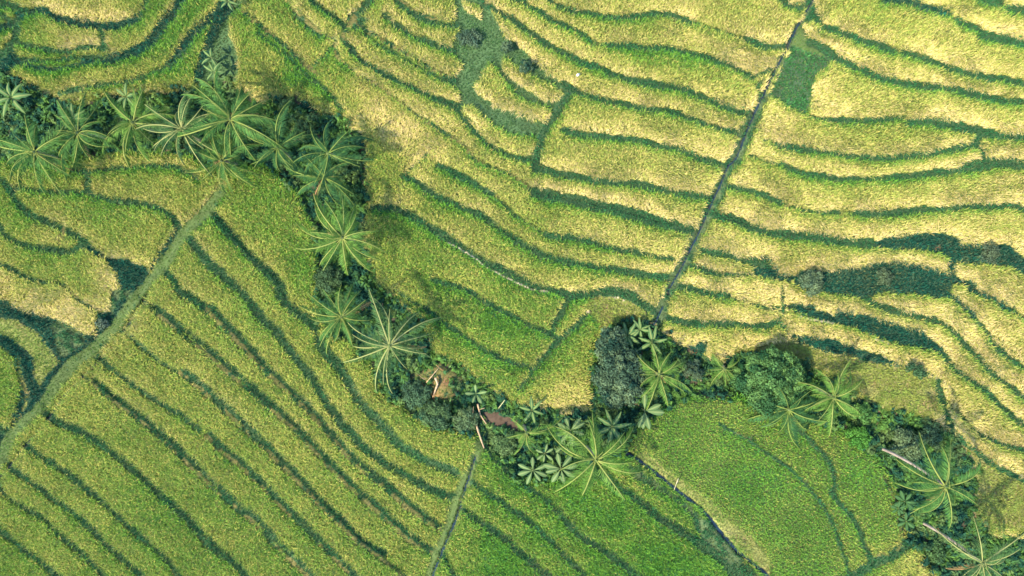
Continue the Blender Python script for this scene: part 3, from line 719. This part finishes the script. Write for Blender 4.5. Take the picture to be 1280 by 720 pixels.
# ---------------------------------------------------------------- palms
def frond_mesh(seed, up, droop, side, cols, nl=56, wl=.0056, fold=.9, wid=.15):
    """unit coconut frond growing along +x: bare stalk, rachis, two ranks of hanging leaflets"""
    r = random.Random(seed); v, f, c = [], [], []
    def curve(t):
        x = t*(1-.12*droop*t*t); z = up*t-droop*t*t*.55-.10*droop*t**4; y = side*t*t
        return Vector((x, y, z))
    n = 14; pts = [curve(i/n) for i in range(n+1)]
    rib, la, lb = cols
    for i, p in enumerate(pts):
        w = .011*(1-.75*i/n)+.002
        v += [tuple(p+Vector((0, w, 0))), tuple(p+Vector((0, 0, w*.9))), tuple(p+Vector((0, -w, 0)))]; c += [rib]*3
        if i:
            a = 3*i-3; f += [(a, a+3, a+4, a+1), (a+1, a+4, a+5, a+2)]
    torn = [r.uniform(.1, .95) for _ in range(2)]
    for i in range(nl):
        t = .13+.86*i/(nl-1); p = curve(t); d = (curve(min(1, t+.02))-curve(t-.02)).normalized()
        for s in (-1, 1):
            if any(abs(t-q) < .025 for q in torn) and r.random() < .7: continue
            prof = math.sin(math.pi*min(1, (t*1.02)**.75))**.6 if t < .985 else .25
            Ln = (.04+wid*prof)*r.uniform(.7, 1.2)
            sweep = .55+.75*t+r.uniform(-.12, .12); fall = fold*r.uniform(.6, 1.3)
            sd = Vector((-d.y, d.x, 0)).normalized()*s
            dr = (sd*math.cos(sweep)*1.0+d*math.sin(sweep)*.9); dr.z -= fall*.45; dr.normalize()
            m1 = p+dr*Ln*.5; dr2 = Vector(dr); dr2.z -= fall*.8; dr2.normalize(); tp = m1+dr2*Ln*.5
            wv = Vector((d.x, d.y, 0)).normalized()*wl*(1+.4*prof)+Vector((0, 0, wl*.3*r.uniform(-1, 1)))
            a = len(v); v += [tuple(p), tuple(m1+wv), tuple(tp), tuple(m1-wv)]; f.append((a, a+1, a+2, a+3))
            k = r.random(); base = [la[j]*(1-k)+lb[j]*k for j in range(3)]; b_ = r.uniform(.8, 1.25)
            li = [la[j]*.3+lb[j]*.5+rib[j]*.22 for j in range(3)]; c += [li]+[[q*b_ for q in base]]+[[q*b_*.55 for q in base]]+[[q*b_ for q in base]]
    return pymesh('frond', v, f, c, M_palm)
GREENC = ((.22, .27, .07), (.030, .110, .030), (.085, .200, .045))
DARKC = ((.18, .25, .06), (.022, .090, .034), (.055, .150, .045))
PALEC = ((.28, .31, .12), (.030, .100, .034), (.095, .180, .060))
LIMEC = ((.24, .29, .08), (.050, .140, .026), (.125, .245, .045))
DEADC = ((.36, .22, .11), (.27, .17, .08), (.36, .25, .11))
FM = {}
for nm, cc in (('g', GREENC), ('d', DARKC), ('p', PALEC), ('l', LIMEC)):
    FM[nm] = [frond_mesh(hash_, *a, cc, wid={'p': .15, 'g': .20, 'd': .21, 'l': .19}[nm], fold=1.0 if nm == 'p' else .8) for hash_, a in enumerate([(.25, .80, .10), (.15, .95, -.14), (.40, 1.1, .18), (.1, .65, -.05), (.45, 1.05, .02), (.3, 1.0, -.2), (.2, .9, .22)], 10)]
for nm in FM: pass
FM['x'] = [frond_mesh(77, -.2, .7, .06, DEADC, 30, .006, 1.1), frond_mesh(78, -.35, .5, -.05, DEADC, 24, .006, 1.2)]

def palm(u, v, h, r, pal, n, seed, label, base=None, angles=None, dead=(), inner=5, group='coconut palms along the stream'):
    rr = random.Random(seed); g = at(*base) if base else None
    zg = g[2] if g else at(u, v)[2]
    h = h*.66 if not base else h*.8
    zc = zg+h; k = 1-zc/CAM_H; cx, cy = (u-640)*S*k, (360-v)*S*k
    if not g: g = (cx+rr.uniform(-.5, .5), cy+rr.uniform(-.4, .4), zg)
    root = empty('coconut_palm', g); tag(root, label, 'palm tree', group)
    top = Vector((cx-g[0], cy-g[1], h))
    pts, rad = [], []
    for i in range(11):
        t = i/10; bend = math.sin(math.pi*t)*.22*h*.12
        pts.append((top.x*t**1.25, top.y*t**1.25+bend, -.5+(h+.5)*t)); rad.append(.16-.05*t+(.12 if i == 0 else 0))
    vs_, fs = [], []; tube(vs_, fs, pts, rad, 10)
    link('trunk', pymesh('trunk', vs_, fs, [[q*(.75+.5*((i//10) % 2)*.5) for q in (.34, .28, .24)] for i in range(len(vs_))], M_bark, True), root)
    Rm = r*S*k*(1.12 if cy > 8 else 1.04)
    def put(me, az, el, L, roll=0.):
        o = link('frond', me, root); o.location = top+Vector((math.cos(az)*.1, math.sin(az)*.1, 0))
        o.rotation_euler = (Euler((roll, -el, 0)).to_matrix().to_4x4() and (Matrix.Rotation(az, 4, 'Z') @ Matrix.Rotation(-el, 4, 'Y') @ Matrix.Rotation(roll, 4, 'X')).to_euler())
        o.scale = (L, L, L)
        return o
    if angles is None:
        a0 = rr.random()*6.28; angles = [(math.degrees(a0+2*math.pi*i/n+rr.uniform(-.42, .42)), rr.uniform(.62, 1.15)) for i in range(n)]
    P_ = FM[pal]
    for a, l in angles: put(rr.choice(P_[:4]+P_[5:]), math.radians(a+rr.uniform(-7, 7)), rr.uniform(-.4, .32), Rm*1.16*l, rr.uniform(-.8, .8))
    for i in range(5): put(rr.choice(P_[:3]+P_[5:]), rr.random()*6.28, rr.uniform(-.9, -.4), Rm*rr.uniform(.6, .9), rr.uniform(-.6, .6))
    a0 = rr.random()*6.28
    for i in range(inner): put(rr.choice(P_), a0+2*math.pi*i/inner+rr.uniform(-.3, .3), rr.uniform(.3, .75), Rm*rr.uniform(.7, .98), rr.uniform(-.5, .5))
    for i in range(2): put(P_[4], rr.random()*6.28, rr.uniform(1.15, 1.4), Rm*.6, rr.uniform(-1, 1))
    if not dead and rr.random() < .8: dead = [(rr.random()*360, rr.uniform(.6, .85))]
    for a, l in dead: o = put(rr.choice(FM['x']), math.radians(a), -.35, Rm*l); o['label'] = 'dead brown frond'
    # heart of the crown
    v2, f2 = [], []; tube(v2, f2, [(0, 0, -.35), (0, 0, 0), (0, 0, .35)], [.13, .2, .05], 8)
    hh_ = link('crown_heart', pymesh('crown_heart', v2, f2, (.10, .14, .05), M_bark, True), root); hh_.location = top
    return root
GP = 'coconut palms along the stream'
# (image angles: 0 = right, 90 = up)
palm(43, 190, 8, 48, 'g', 13, 1, 'leftmost coconut palm, leaning over the rice at the left edge below the banana plant', dead=[(320, .8)])
palm(97, 166, 7.5, 42, 'g', 12, 2, 'bushy coconut palm, second from the left edge, beside a large leaved shrub')
palm(166, 153, 8, 44, 'l', 12, 3, 'coconut palm, third from the left, with arching pale tipped fronds over a yellow dead leaf', dead=[(85, .55)])
palm(227, 161, 9, 47, 'p', 15, 4, 'coconut palm with stiff whitish star shaped fronds, left of the widest palm of the row')
palm(288, 149, 10, 54, 'g', 16, 5, 'widest coconut palm at the top of the row, dark round centre', dead=[(35, .8), (95, .7)])
palm(277, 201, 7, 42, 'g', 11, 6, 'coconut palm hanging over the top end of the wide diagonal path')
palm(347, 184, 8, 44, 'd', 13, 7, 'dark green coconut palm between the widest palm and the shaded bank')
palm(410, 192, 9, 46, 'd', 9, 8, 'upper of two overlapping coconut palms in the shaded corner, one frond pointing up bright', angles=[(60, 1.1), (30, .8), (-14, .95), (118, .8), (150, .7), (200, .8), (250, .7)])
palm(405, 222, 7, 44, 'd', 9, 9, 'lower of two overlapping coconut palms in the shaded corner, with a yellow dying frond', angles=[(180, 1.1), (5, .5), (100, .9), (-40, 1), (-65, .9), (215, .8), (140, .6)], dead=[(225, 1.0)])
palm(428, 297, 9, 54, 'l', 14, 10, 'bright yellow green coconut palm standing beside the middle of the rice slope', angles=[(0, .95), (63, .85), (50, .6), (85, .9), (135, 1.05), (150, .9), (180, 1.0), (195, .75), (212, .95), (232, .85), (262, .95), (285, .7), (305, .95), (320, .8)])
palm(427, 396, 8, 48, 'g', 13, 11, 'coconut palm with a thin red brown dead stalk pointing up right', angles=[(178, .95), (200, .8), (215, 1.05), (232, 1.0), (262, .6), (285, .8), (300, .7), (60, .75), (85, .9), (110, .7), (-15, .7)], dead=[(28, 1.15)])
palm(487, 432, 10, 58, 'p', 13, 12, 'large star shaped coconut palm with pale bare ribs above the brown clearing', angles=[(90, 1.0), (112, 1.1), (66, 1.05), (43, 1.1), (17, .95), (-17, .8), (150, .95), (183, 1.0), (205, .95), (232, 1.0), (262, 1.0), (-60, .55)], dead=[(-14, 1.0)], inner=4)
palm(658, 541, 5, 30, 'l', 6, 13, 'small ragged palm with a broken crown and a yellowing frond beside the muddy pool', angles=[(0, 1.35), (-85, 1.0), (200, .7), (130, .8), (240, .9)], inner=2)
palm(745, 575, 8, 54, 'l', 12, 14, 'coconut palm with long pale fronds overhanging the two star leaved plants', angles=[(127, 1.3), (85, .95), (68, .8), (40, .8), (28, 1.05), (168, 1.1), (178, .75), (215, 1.05), (250, 1.15), (-58, 1.1), (-30, 1.1)], inner=4)
palm(824, 468, 6, 36, 'l', 11, 15, 'small coconut palm between the grey green tree and the dark gully shrubs')
palm(986, 512, 5, 48, 'd', 9, 16, 'palm half hidden under the round dark tree, fronds drooping over the green field', angles=[(200, 1.1), (230, .7), (262, .95), (285, .85), (312, 1.0), (335, .9), (5, .9), (160, .8)])
palm(1042, 497, 8, 42, 'l', 11, 17, 'bright lime green coconut palm right of the round dark tree')
palm(1182, 608, 12, 54, 'g', 9, 18, 'coconut palm with a long bare white trunk, upper of the two at the lower right', base=(1100, 560), angles=[(130, 1.05), (158, .95), (184, .95), (222, .85), (78, 1.15), (28, 1.05), (-5, .9), (-72, .9), (-100, .8)], inner=3)
palm(1228, 704, 11, 54, 'p', 10, 19, 'coconut palm with a bare white trunk in the lower right corner of the view', base=(1150, 652), angles=[(103, .85), (50, 1.05), (152, 1.0), (195, .8), (22, 1.0), (0, .8), (-40, .9), (-90, .8), (-130, .8)], inner=4)
palm(906, 461, 3.5, 24, 'l', 8, 20, 'smallest young palm left of the round dark tree', inner=3)

# ---------------------------------------------------------------- banana and broad-leaved plants
def broad_leaf(name, wid, rise, droop, ca, rib, notch=0, seed=1, shape=.8):
    r = random.Random(seed); n = 12; v, f, c = [], [], []
    for i in range(n+1):
        t = i/n; x = t; z = rise*t-droop*t*t
        q = max(0, (t-.1)/.9); w = wid*(math.sin(math.pi*q**shape)**.75 if 0 < q < 1 else 0)+.008
        wl, wr = w*(1-notch*r.random()*.5), w*(1-notch*r.random()*.5)
        v += [(x, wl, z-.3*wl), (x, wl*.5, z+.12*wl), (x, .0, z-.01), (x, -wr*.5, z+.12*wr), (x, -wr, z-.3*wr)]
        c += [ca, ca, rib, ca, ca]
        if i:
            a = 5*i-5; f += [(a+k, a+5+k, a+6+k, a+1+k) for k in range(4)]
    return pymesh(name, v, f, c, M_soft, True)
BAN = [broad_leaf('leaf', .13, .35, .6, (.075, .16, .055), (.22, .27, .10), .6, 3), broad_leaf('leaf', .15, .5, .75, (.055, .13, .05), (.20, .25, .09), .6, 4)]
YEL = [broad_leaf('leaf', .13, .1, .6, (.50, .38, .07), (.45, .36, .12), .6, 5)]
STAR = [broad_leaf('leaf', .155, .15, .28, (.085, .155, .062), (.20, .27, .11), .1, 6, 1.5), broad_leaf('leaf', .14, .22, .35, (.07, .135, .055), (.20, .27, .11), .1, 7, 1.5)]
DSTAR = [broad_leaf('leaf', .17, .15, .28, (.035, .095, .035), (.07, .15, .05), .1, 8, 1.3)]
def plant(name, u, v, h, r, leaves, n, label, cat, seed, el=(.1, .5), angles=None, ring2=0, group=None, odd=None):
    rr = random.Random(seed); g = at(u, v); zc = g[2]+h; k = 1-zc/CAM_H; x, y = (u-640)*S*k, (360-v)*S*k
    root = empty(name, (x, y, g[2])); tag(root, label, cat, group)
    vs_, fs = [], []; tube(vs_, fs, [(0, 0, -.15), (.02, .01, h*.5), (0, 0, h)], [.035*h+.03, .03*h+.02, .02*h+.01], 7)
    link('stem', pymesh('stem', vs_, fs, (.15, .17, .07), M_bark, True), root)
    a0 = rr.random()*6.28
    A = angles or [math.degrees(a0+2*math.pi*i/n)+rr.uniform(-14, 14) for i in range(n)]
    A = [(a, 1., rr.uniform(*el)) for a in A]+[(rr.random()*360, .6, .8) for _ in range(ring2)]
    for i, (a, l, e) in enumerate(A):
        o = link('leaf', rr.choice(leaves), root); o.location = (0, 0, h-.03)
        o.rotation_euler = (Matrix.Rotation(math.radians(a), 4, 'Z') @ Matrix.Rotation(-e, 4, 'Y') @ Matrix.Rotation(rr.uniform(-.25, .25), 4, 'X')).to_euler()
        L = r*S*k*l*rr.uniform(.88, 1.1); o.scale = (L, L, L)
    if odd is not None:
        o = link('leaf', YEL[0], root); o.location = (0, 0, h-.1); o.rotation_euler = (0, .2, math.radians(odd)); L = r*S*k*1.05; o.scale = (L,)*3; o['label'] = 'yellow dying leaf'
    return root
plant('banana_plant', 14, 122, 2.2, 24, BAN, 7, 'banana plant with broad leaves at the left edge above the black gap', 'banana plant', 1, ring2=1)
plant('banana_plant', 92, 148, 1.8, 18, BAN, 6, 'low banana plant squeezed between the two leftmost palms and the rice above', 'banana plant', 2)
plant('banana_plant', 158, 121, 2.2, 16, BAN, 6, 'banana plant with a hanging yellow leaf, above the third palm from the left', 'banana plant', 3, odd=-50)
plant('banana_plant', 264, 72, 1.8, 14, BAN, 5, 'upper banana plant on the grassy wedge above the widest palm', 'banana plant', 4, angles=[95, 140, 210, 300])
plant('banana_plant', 267, 90, 1.6, 14, BAN, 6, 'lower banana plant on the grassy wedge above the widest palm', 'banana plant', 5)
plant('banana_plant', 285, 2, 1.8, 13, BAN, 6, 'banana plant at the top edge beside the grassy wedge', 'banana plant', 6)
plant('banana_plant', 784, 420, 2.4, 19, BAN, 8, 'banana plant with broad bluish leaves on top of the grey green tree', 'banana plant', 7, ring2=2)
plant('banana_plant', 800, 412, 2.2, 16, BAN, 7, 'banana plant at the lower end of the canal', 'banana plant', 8, ring2=1)
plant('banana_plant', 815, 428, 2.2, 20, BAN, 7, 'banana plant with long stalks right of the canal end', 'banana plant', 9)
plant('banana_plant', 765, 533, 2.0, 24, BAN, 7, 'banana plant below the grey green tree, left of the star leaved plant there', 'banana plant', 10)
plant('banana_plant', 665, 513, 1.8, 17, BAN, 6, 'banana plant beside the right end of the muddy pool', 'banana plant', 11)
plant('banana_plant', 595, 492, 1.8, 15, STAR, 5, 'spindly plant with thin pale leaves above the two driftwood branches', 'plant', 12, (.3, .8))
SG = 'star leaved plants by the gully'
plant('star_leaf_plant', 666, 588, 1.5, 19, STAR, 7, 'star shaped plant with pale leaves, left of the pair below the ragged palm', 'plant', 21, (0, .15), [90, 160, 195, 245, 305, 20, 340])
plant('star_leaf_plant', 701, 586, 1.6, 22, STAR, 8, 'star shaped plant with eight pale leaves, right of the pair below the ragged palm', 'plant', 22, (0, .15), [103, 168, 192, 237, 285, 10, 50, 330])
plant('star_leaf_plant', 713, 538, 1.6, 20, STAR, 8, 'star shaped plant with pale leaves between the ragged palm and the grey green tree', 'plant', 23, (.1, .4), ring2=2)
plant('star_leaf_plant', 707, 557, 1.2, 14, STAR, 7, 'small star shaped plant under the long fronds of the overhanging palm', 'plant', 24, (.1, .3))
plant('star_leaf_plant', 806, 514, 1.8, 24, STAR, 6, 'star shaped plant with pale leaves standing alone at the upper corner of the green field', 'plant', 25, (0, .2), [92, 22, 355, 248, 285, 265])
plant('star_leaf_plant', 681, 567, 1.2, 12, STAR, 6, 'tiny star shaped plant directly below the yellowing frond of the ragged palm', 'plant', 26, (.1, .3))
plant('broad_leaf_plant', 1131, 627, 1.2, 14, DSTAR, 7, 'dark green broad leaved plant at the right corner of the green field', 'plant', 31, (0, .3), ring2=1)
plant('broad_leaf_plant', 1123, 636, 1.0, 10, DSTAR, 6, 'small dark green broad leaved plant touching the right corner of the green field', 'plant', 32, (0, .3))
plant('broad_leaf_plant', 1133, 652, 1.2, 12, DSTAR, 6, 'dark green broad leaved plant beside the base of the lower white trunk', 'plant', 33, (0, .3))

# ---------------------------------------------------------------- trees and shrubs
GA, GB = (.012, .050, .038), (.115, .180, .115)      # grey green
DA, DB = (.014, .070, .030), (.105, .215, .075)     # dark green
leafy('grey_green_tree', 775, 470, 41, 5.5, GA, GB, 'tall grey green tree at the lower end of the canal, its lower and larger crown', 'tree', 56, .085, 1.2, stretch=(.92, 1.15), lr=(.14, .23))
leafy('grey_green_tree', 764, 430, 24, 4.5, GA, GB, 'grey green tree above the larger grey green crown, beside the banana plants', 'tree', 22, .085, 1.2, lr=(.2, .3))
leafy('round_tree', 968, 477, 48, 5.2, DA, DB, 'round dark green tree with a dense crown above the green field', 'tree', 56, .085, 1.25, lr=(.13, .22))
leafy('shrub', 927, 470, 18, 2.5, DA, DB, 'dark shrub touching the left side of the round tree', 'shrub', 10, .07)
leafy('shrub', 1004, 457, 9, 2.0, DA, (.05, .12, .06), 'small very dark shrub at the upper right of the round tree', 'shrub', 6, .06)
leafy('shrub', 1146, 463, 12, 1.6, (.03, .08, .04), (.06, .14, .07), 'dark low shrub alone on the bund above the pale rough slope', 'shrub', 8, .06, stretch=(1.5, .7), rot=-.4)
leafy('shrub', 634, 59, 9, 1.6, GA, GB, 'grey bush at the top of the dark grass hollow, upper of two', 'shrub', 7, .06)
leafy('shrub', 657, 83, 10, 1.7, GA, GB, 'grey bush in the dark grass hollow, lower of two', 'shrub', 7, .06)
leafy('shrub', 588, 48, 15, .9, (.05, .10, .07), (.085, .14, .10), 'low bluish bush on the left side of the dark grass hollow', 'shrub', 9, .06, .6, stretch=(1.2, .9))
leafy('shrub', 1015, 353, 17, 1.8, (.06, .11, .07), (.12, .18, .11), 'grey green bush at the left end of the large dark grass patch', 'shrub', 10, .06)
leafy('shrub', 1105, 346, 13, .8, (.06, .10, .06), (.10, .15, .09), 'low grey weed clump in the middle of the large dark grass patch', 'shrub', 8, .05, .6)
leafy('shrub', 1236, 316, 15, .8, (.07, .11, .07), (.11, .16, .10), 'low grey weed clump in the dark grass patch at the right edge', 'shrub', 8, .05, .6)
leafy('shrub', 127, 405, 9, 1.0, (.08, .13, .10), (.12, .17, .13), 'small pale grey bush beside the wide path under the straw edge', 'shrub', 6, .06)
leafy('shrub', 1078, 515, 16, 2.4, (.05, .14, .04), (.10, .21, .06), 'leafy shrub right of the lime green palm', 'shrub', 9, .08)
leafy('shrub', 1075, 548, 17, 1.8, (.05, .17, .03), (.09, .24, .05), 'bright green spreading shrub above the upper white trunk', 'shrub', 9, .07)
leafy('shrub', 1136, 556, 24, 2.2, (.06, .12, .07), (.12, .18, .10), 'grey green scrub bush beside the upper white trunk', 'shrub', 12, .07)
leafy('shrub', 1165, 545, 17, 2.0, (.05, .11, .06), (.10, .16, .08), 'bush above the crown of the upper white trunked palm', 'shrub', 9, .07)
leafy('shrub', 1168, 690, 17, 1.6, (.04, .10, .05), (.08, .16, .06), 'dark shrub below the lower white trunk', 'shrub', 9, .07)
leafy('shrub', 520, 492, 20, 1.8, (.04, .09, .06), (.08, .16, .09), 'bluish green shrub below the star shaped palm, left of the brown clearing', 'shrub', 11, .06)
leafy('shrub', 545, 520, 22, 1.6, (.05, .11, .06), (.10, .18, .08), 'green shrub along the lower side of the brown clearing', 'shrub', 11, .06)
leafy('shrub', 582, 524, 18, 1.8, (.07, .13, .07), (.13, .20, .10), 'grey green shrub left of the driftwood branches', 'shrub', 10, .06)
leafy('shrub', 632, 556, 17, 1.2, (.07, .15, .06), (.12, .20, .09), 'fern like shrub below the muddy pool', 'shrub', 9, .06)
leafy('shrub', 868, 462, 15, 1.8, (.05, .10, .06), (.10, .15, .10), 'greyish shrub right of the small coconut palm', 'shrub', 9, .06)
leafy('shrub', 440, 245, 17, 2.0, (.03, .09, .04), (.08, .17, .05), 'dark shrub in the shaded bank corner below the overlapping palms', 'shrub', 9, .08)
leafy('shrub', 410, 350, 20, 1.8, (.04, .09, .05), (.09, .16, .07), 'shrub between the yellow green palm and the palm with the dead stalk', 'shrub', 10, .07)

# ---------------------------------------------------------------- wood, stones and small things
def stick(name, pts, rad, col, label, cat, hs, twigs=(), group=None):
    wp = [Vector(at(x, y, h)) for (x, y), h in zip(pts, hs)]; g = wp[0]
    root = Vector((g.x, g.y, g.z)); q = []
    for i in range(len(wp)-1):
        for k in range(4): q.append(wp[i].lerp(wp[i+1], k/4)+Vector((0, 0, .02*math.sin(i*3+k*2))))
    q.append(wp[-1]); n = len(q); v, f = [], []
    tube(v, f, [tuple(p-root) for p in q], [rad*(1-.45*i/n)*(1+.15*math.sin(i*2.3)) for i in range(n)], 8)
    me = pymesh(name, v, f, col, M_bark, True)
    o = link(name, me); o.location = root; tag(o, label, cat, group)
    for tw in twigs:
        w2 = [Vector(at(x, y, h))-root for (x, y, h) in tw]; v, f = [], []; tube(v, f, [tuple(p) for p in w2], [rad*.4, rad*.3, rad*.12][:len(w2)], 6)
        link('twig', pymesh('twig', v, f, col, M_bark, True), o)
    return o
TAN = (.36, .26, .16)
stick('dead_branch', [(594, 526), (598, 540), (605, 560)], .12, TAN, 'bare curved dead branch ending on the short grassy path', 'branch', [.9, .8, .3], [[(595, 530, .9), (591, 518, 1.2), (592, 508, 1.4)]])
stick('dead_branch', [(597, 505), (600, 518), (608, 530)], .10, TAN, 'bare dead branch lying beside the left end of the muddy pool', 'branch', [1.0, .8, .5], [[(599, 512, .9), (606, 510, 1.0)]])
stick('dead_log', [(544, 472), (547, 480), (544, 488), (541, 497)], .12, (.40, .29, .19), 'short curved pale log standing in the brown clearing', 'log', [.5, .5, .35, .15], [[(541, 470, .4), (530, 474, .5), (520, 466, .5)]])
stick('dead_branch', [(533, 478), (540, 470), (549, 459)], .05, (.45, .33, .2), 'thin brown stick lying at the top of the brown clearing', 'branch', [.3, .5, .5])
stick('wooden_pole', [(848, 598), (842, 614)], .045, (.40, .36, .24), 'thin pale pole leaning across the winding stream', 'pole', [.9, .3])
stick('dead_branch', [(622, 512), (631, 500)], .05, (.45, .45, .25), 'thin leaning stick above the muddy pool', 'branch', [.2, 1.0])
stick('dead_branch', [(700, 118+380), (735, 498)], .0, TAN, '', '', [0, 0]) if False else None
def fallen(u, v, az, L, label, pal='x'):
    o = link('fallen_frond', FM[pal][0].copy()); o.location = at(u, v, .55); o.rotation_euler = (0, -.1, math.radians(az)); o.scale = (L*1.0,)*3
    tag(o, label, 'palm frond', 'fallen palm fronds')
fallen(545, 456, -42, 2.4, 'dry pinkish brown fallen frond at the upper edge of the brown clearing')
fallen(66, 210, -42, 2.6, 'yellow fallen frond lying on the rice below the leftmost palm')
fallen(1172, 660, -50, 1.6, 'reddish fallen frond beside the lower white trunk')
fallen(478, 379, -80, 2.4, 'rust brown fallen frond hanging above the star shaped palm')
def bag():
    g = at(722, 94, .6); v, f = [], []; r = random.Random(3); n = 10
    rings = [(0, .02), (.12, .2), (.24, .17), (.32, .05), (.37, .08)]
    for z, q in rings:
        for k in range(n):
            t = 2*math.pi*k/n; w = q*(1+.25*r.uniform(-1, 1)); v.append((math.cos(t)*w*1.3, math.sin(t)*w*.7, z*.7))
    for i in range(len(rings)-1):
        for k in range(n): f.append((i*n+k, i*n+(k+1) % n, (i+1)*n+(k+1) % n, (i+1)*n+k))
    f.append(tuple(range((len(rings)-1)*n, len(rings)*n)))
    o = link('pale_sack', pymesh('pale_sack', v, f, None, M_cloth, True)); o.location = g; o.rotation_euler = (0, .3, .7)
    tag(o, 'small pale sack lying on the rice right of the grey bushes', 'sack')
bag()
def stone(u, v, r, seed, label):
    rr = random.Random(seed); bm_v, bm_f = [], []; n = 9; m = 5
    for i in range(1, m):
        ph = math.pi*i/m
        for k in range(n):
            t = 2*math.pi*k/n; q = r*(1+.3*rr.uniform(-1, 1)); bm_v.append((math.sin(ph)*math.cos(t)*q*1.3, math.sin(ph)*math.sin(t)*q, math.cos(ph)*q*.6))
    bm_v += [(0, 0, r*.6), (0, 0, -r*.6)]; a, b_ = len(bm_v)-2, len(bm_v)-1
    for i in range(m-2):
        for k in range(n): bm_f.append((i*n+k, (i+1)*n+k, (i+1)*n+(k+1) % n, i*n+(k+1) % n))
    for k in range(n): bm_f.append((a, k, (k+1) % n)); bm_f.append((b_, (m-2)*n+(k+1) % n, (m-2)*n+k))
    o = link('stone', pymesh('stone', bm_v, bm_f, (.26, .21, .17), M_bark, True)); o.location = at(u, v, .12); tag(o, label, 'stone')
stone(735, 390, .2, 1, 'pinkish stone at the corner where the two short bunds meet in the centre')
stone(875, 475, .22, 3, 'small brown stone in the shaded gully under the yellow slope')

# ---------------------------------------------------------------- light and camera
sc_az, sc_el = math.radians(SUN_AZ), math.radians(SUN_EL)
d = Vector((math.cos(sc_az)*math.cos(sc_el), math.sin(sc_az)*math.cos(sc_el), -math.sin(sc_el)))
sl = bpy.data.lights.new('sun', 'SUN'); sl.energy = SUN_E; sl.angle = math.radians(.6); sl.color = SUN_COL
so = bpy.data.objects.new('sun', sl); COL.objects.link(so); so.rotation_euler = d.to_track_quat('-Z', 'Y').to_euler(); so.location = (-60, -40, 60)
w = bpy.data.worlds.new('World'); scene.world = w; w.use_nodes = True
nt = w.node_tree; bg = nt.nodes['Background']; sky = nt.nodes.new('ShaderNodeTexSky'); sky.sky_type = 'NISHITA'; sky.sun_disc = False
sky.sun_elevation = sc_el; sky.sun_rotation = math.atan2(-d.x, -d.y); sky.air_density = 1.3; sky.dust_density = .6; sky.ozone_density = 3
nt.links.new(sky.outputs[0], bg.inputs[0]); bg.inputs[1].default_value = SKY
if HAZE:
    hx = (9500, 9500); z0, z1 = -30, CAM_H+6
    v = [(-hx[0], -hx[1], z0), (hx[0], -hx[1], z0), (hx[0], hx[1], z0), (-hx[0], hx[1], z0), (-hx[0], -hx[1], z1), (hx[0], -hx[1], z1), (hx[0], hx[1], z1), (-hx[0], hx[1], z1)]
if HAZE:
    hm = bpy.data.materials.new('haze'); hm.use_nodes = True; nn = hm.node_tree.nodes; nn.clear()
    pv = nn.new('ShaderNodeVolumePrincipled'); oo = nn.new('ShaderNodeOutputMaterial'); hm.node_tree.links.new(pv.outputs[0], oo.inputs['Volume'])
    pv.inputs['Density'].default_value = HAZE; pv.inputs['Color'].default_value = (.62, .80, 1, 1); pv.inputs['Anisotropy'].default_value = 0
    hme = bpy.data.meshes.new('haze'); hme.from_pydata(v, [], [(0, 3, 2, 1), (4, 5, 6, 7), (0, 1, 5, 4), (1, 2, 6, 5), (2, 3, 7, 6), (3, 0, 4, 7)]); hme.materials.append(hm)
    tag(link('haze', hme), 'thin blue morning haze over the rice fields', None, None, 'stuff')
cam = bpy.data.cameras.new('camera'); co_ = bpy.data.objects.new('camera', cam); COL.objects.link(co_)
co_.location = (0, 0, CAM_H); co_.rotation_euler = (0, 0, 0)
cam.sensor_width = 36; cam.lens = 36*CAM_H/(W*S); cam.clip_end = 2000; cam.clip_start = .5
scene.camera = co_
vs_ = scene.view_settings; vs_.view_transform = 'Standard'; vs_.look = 'None'; vs_.gamma = 1; vs_.exposure = EXPO
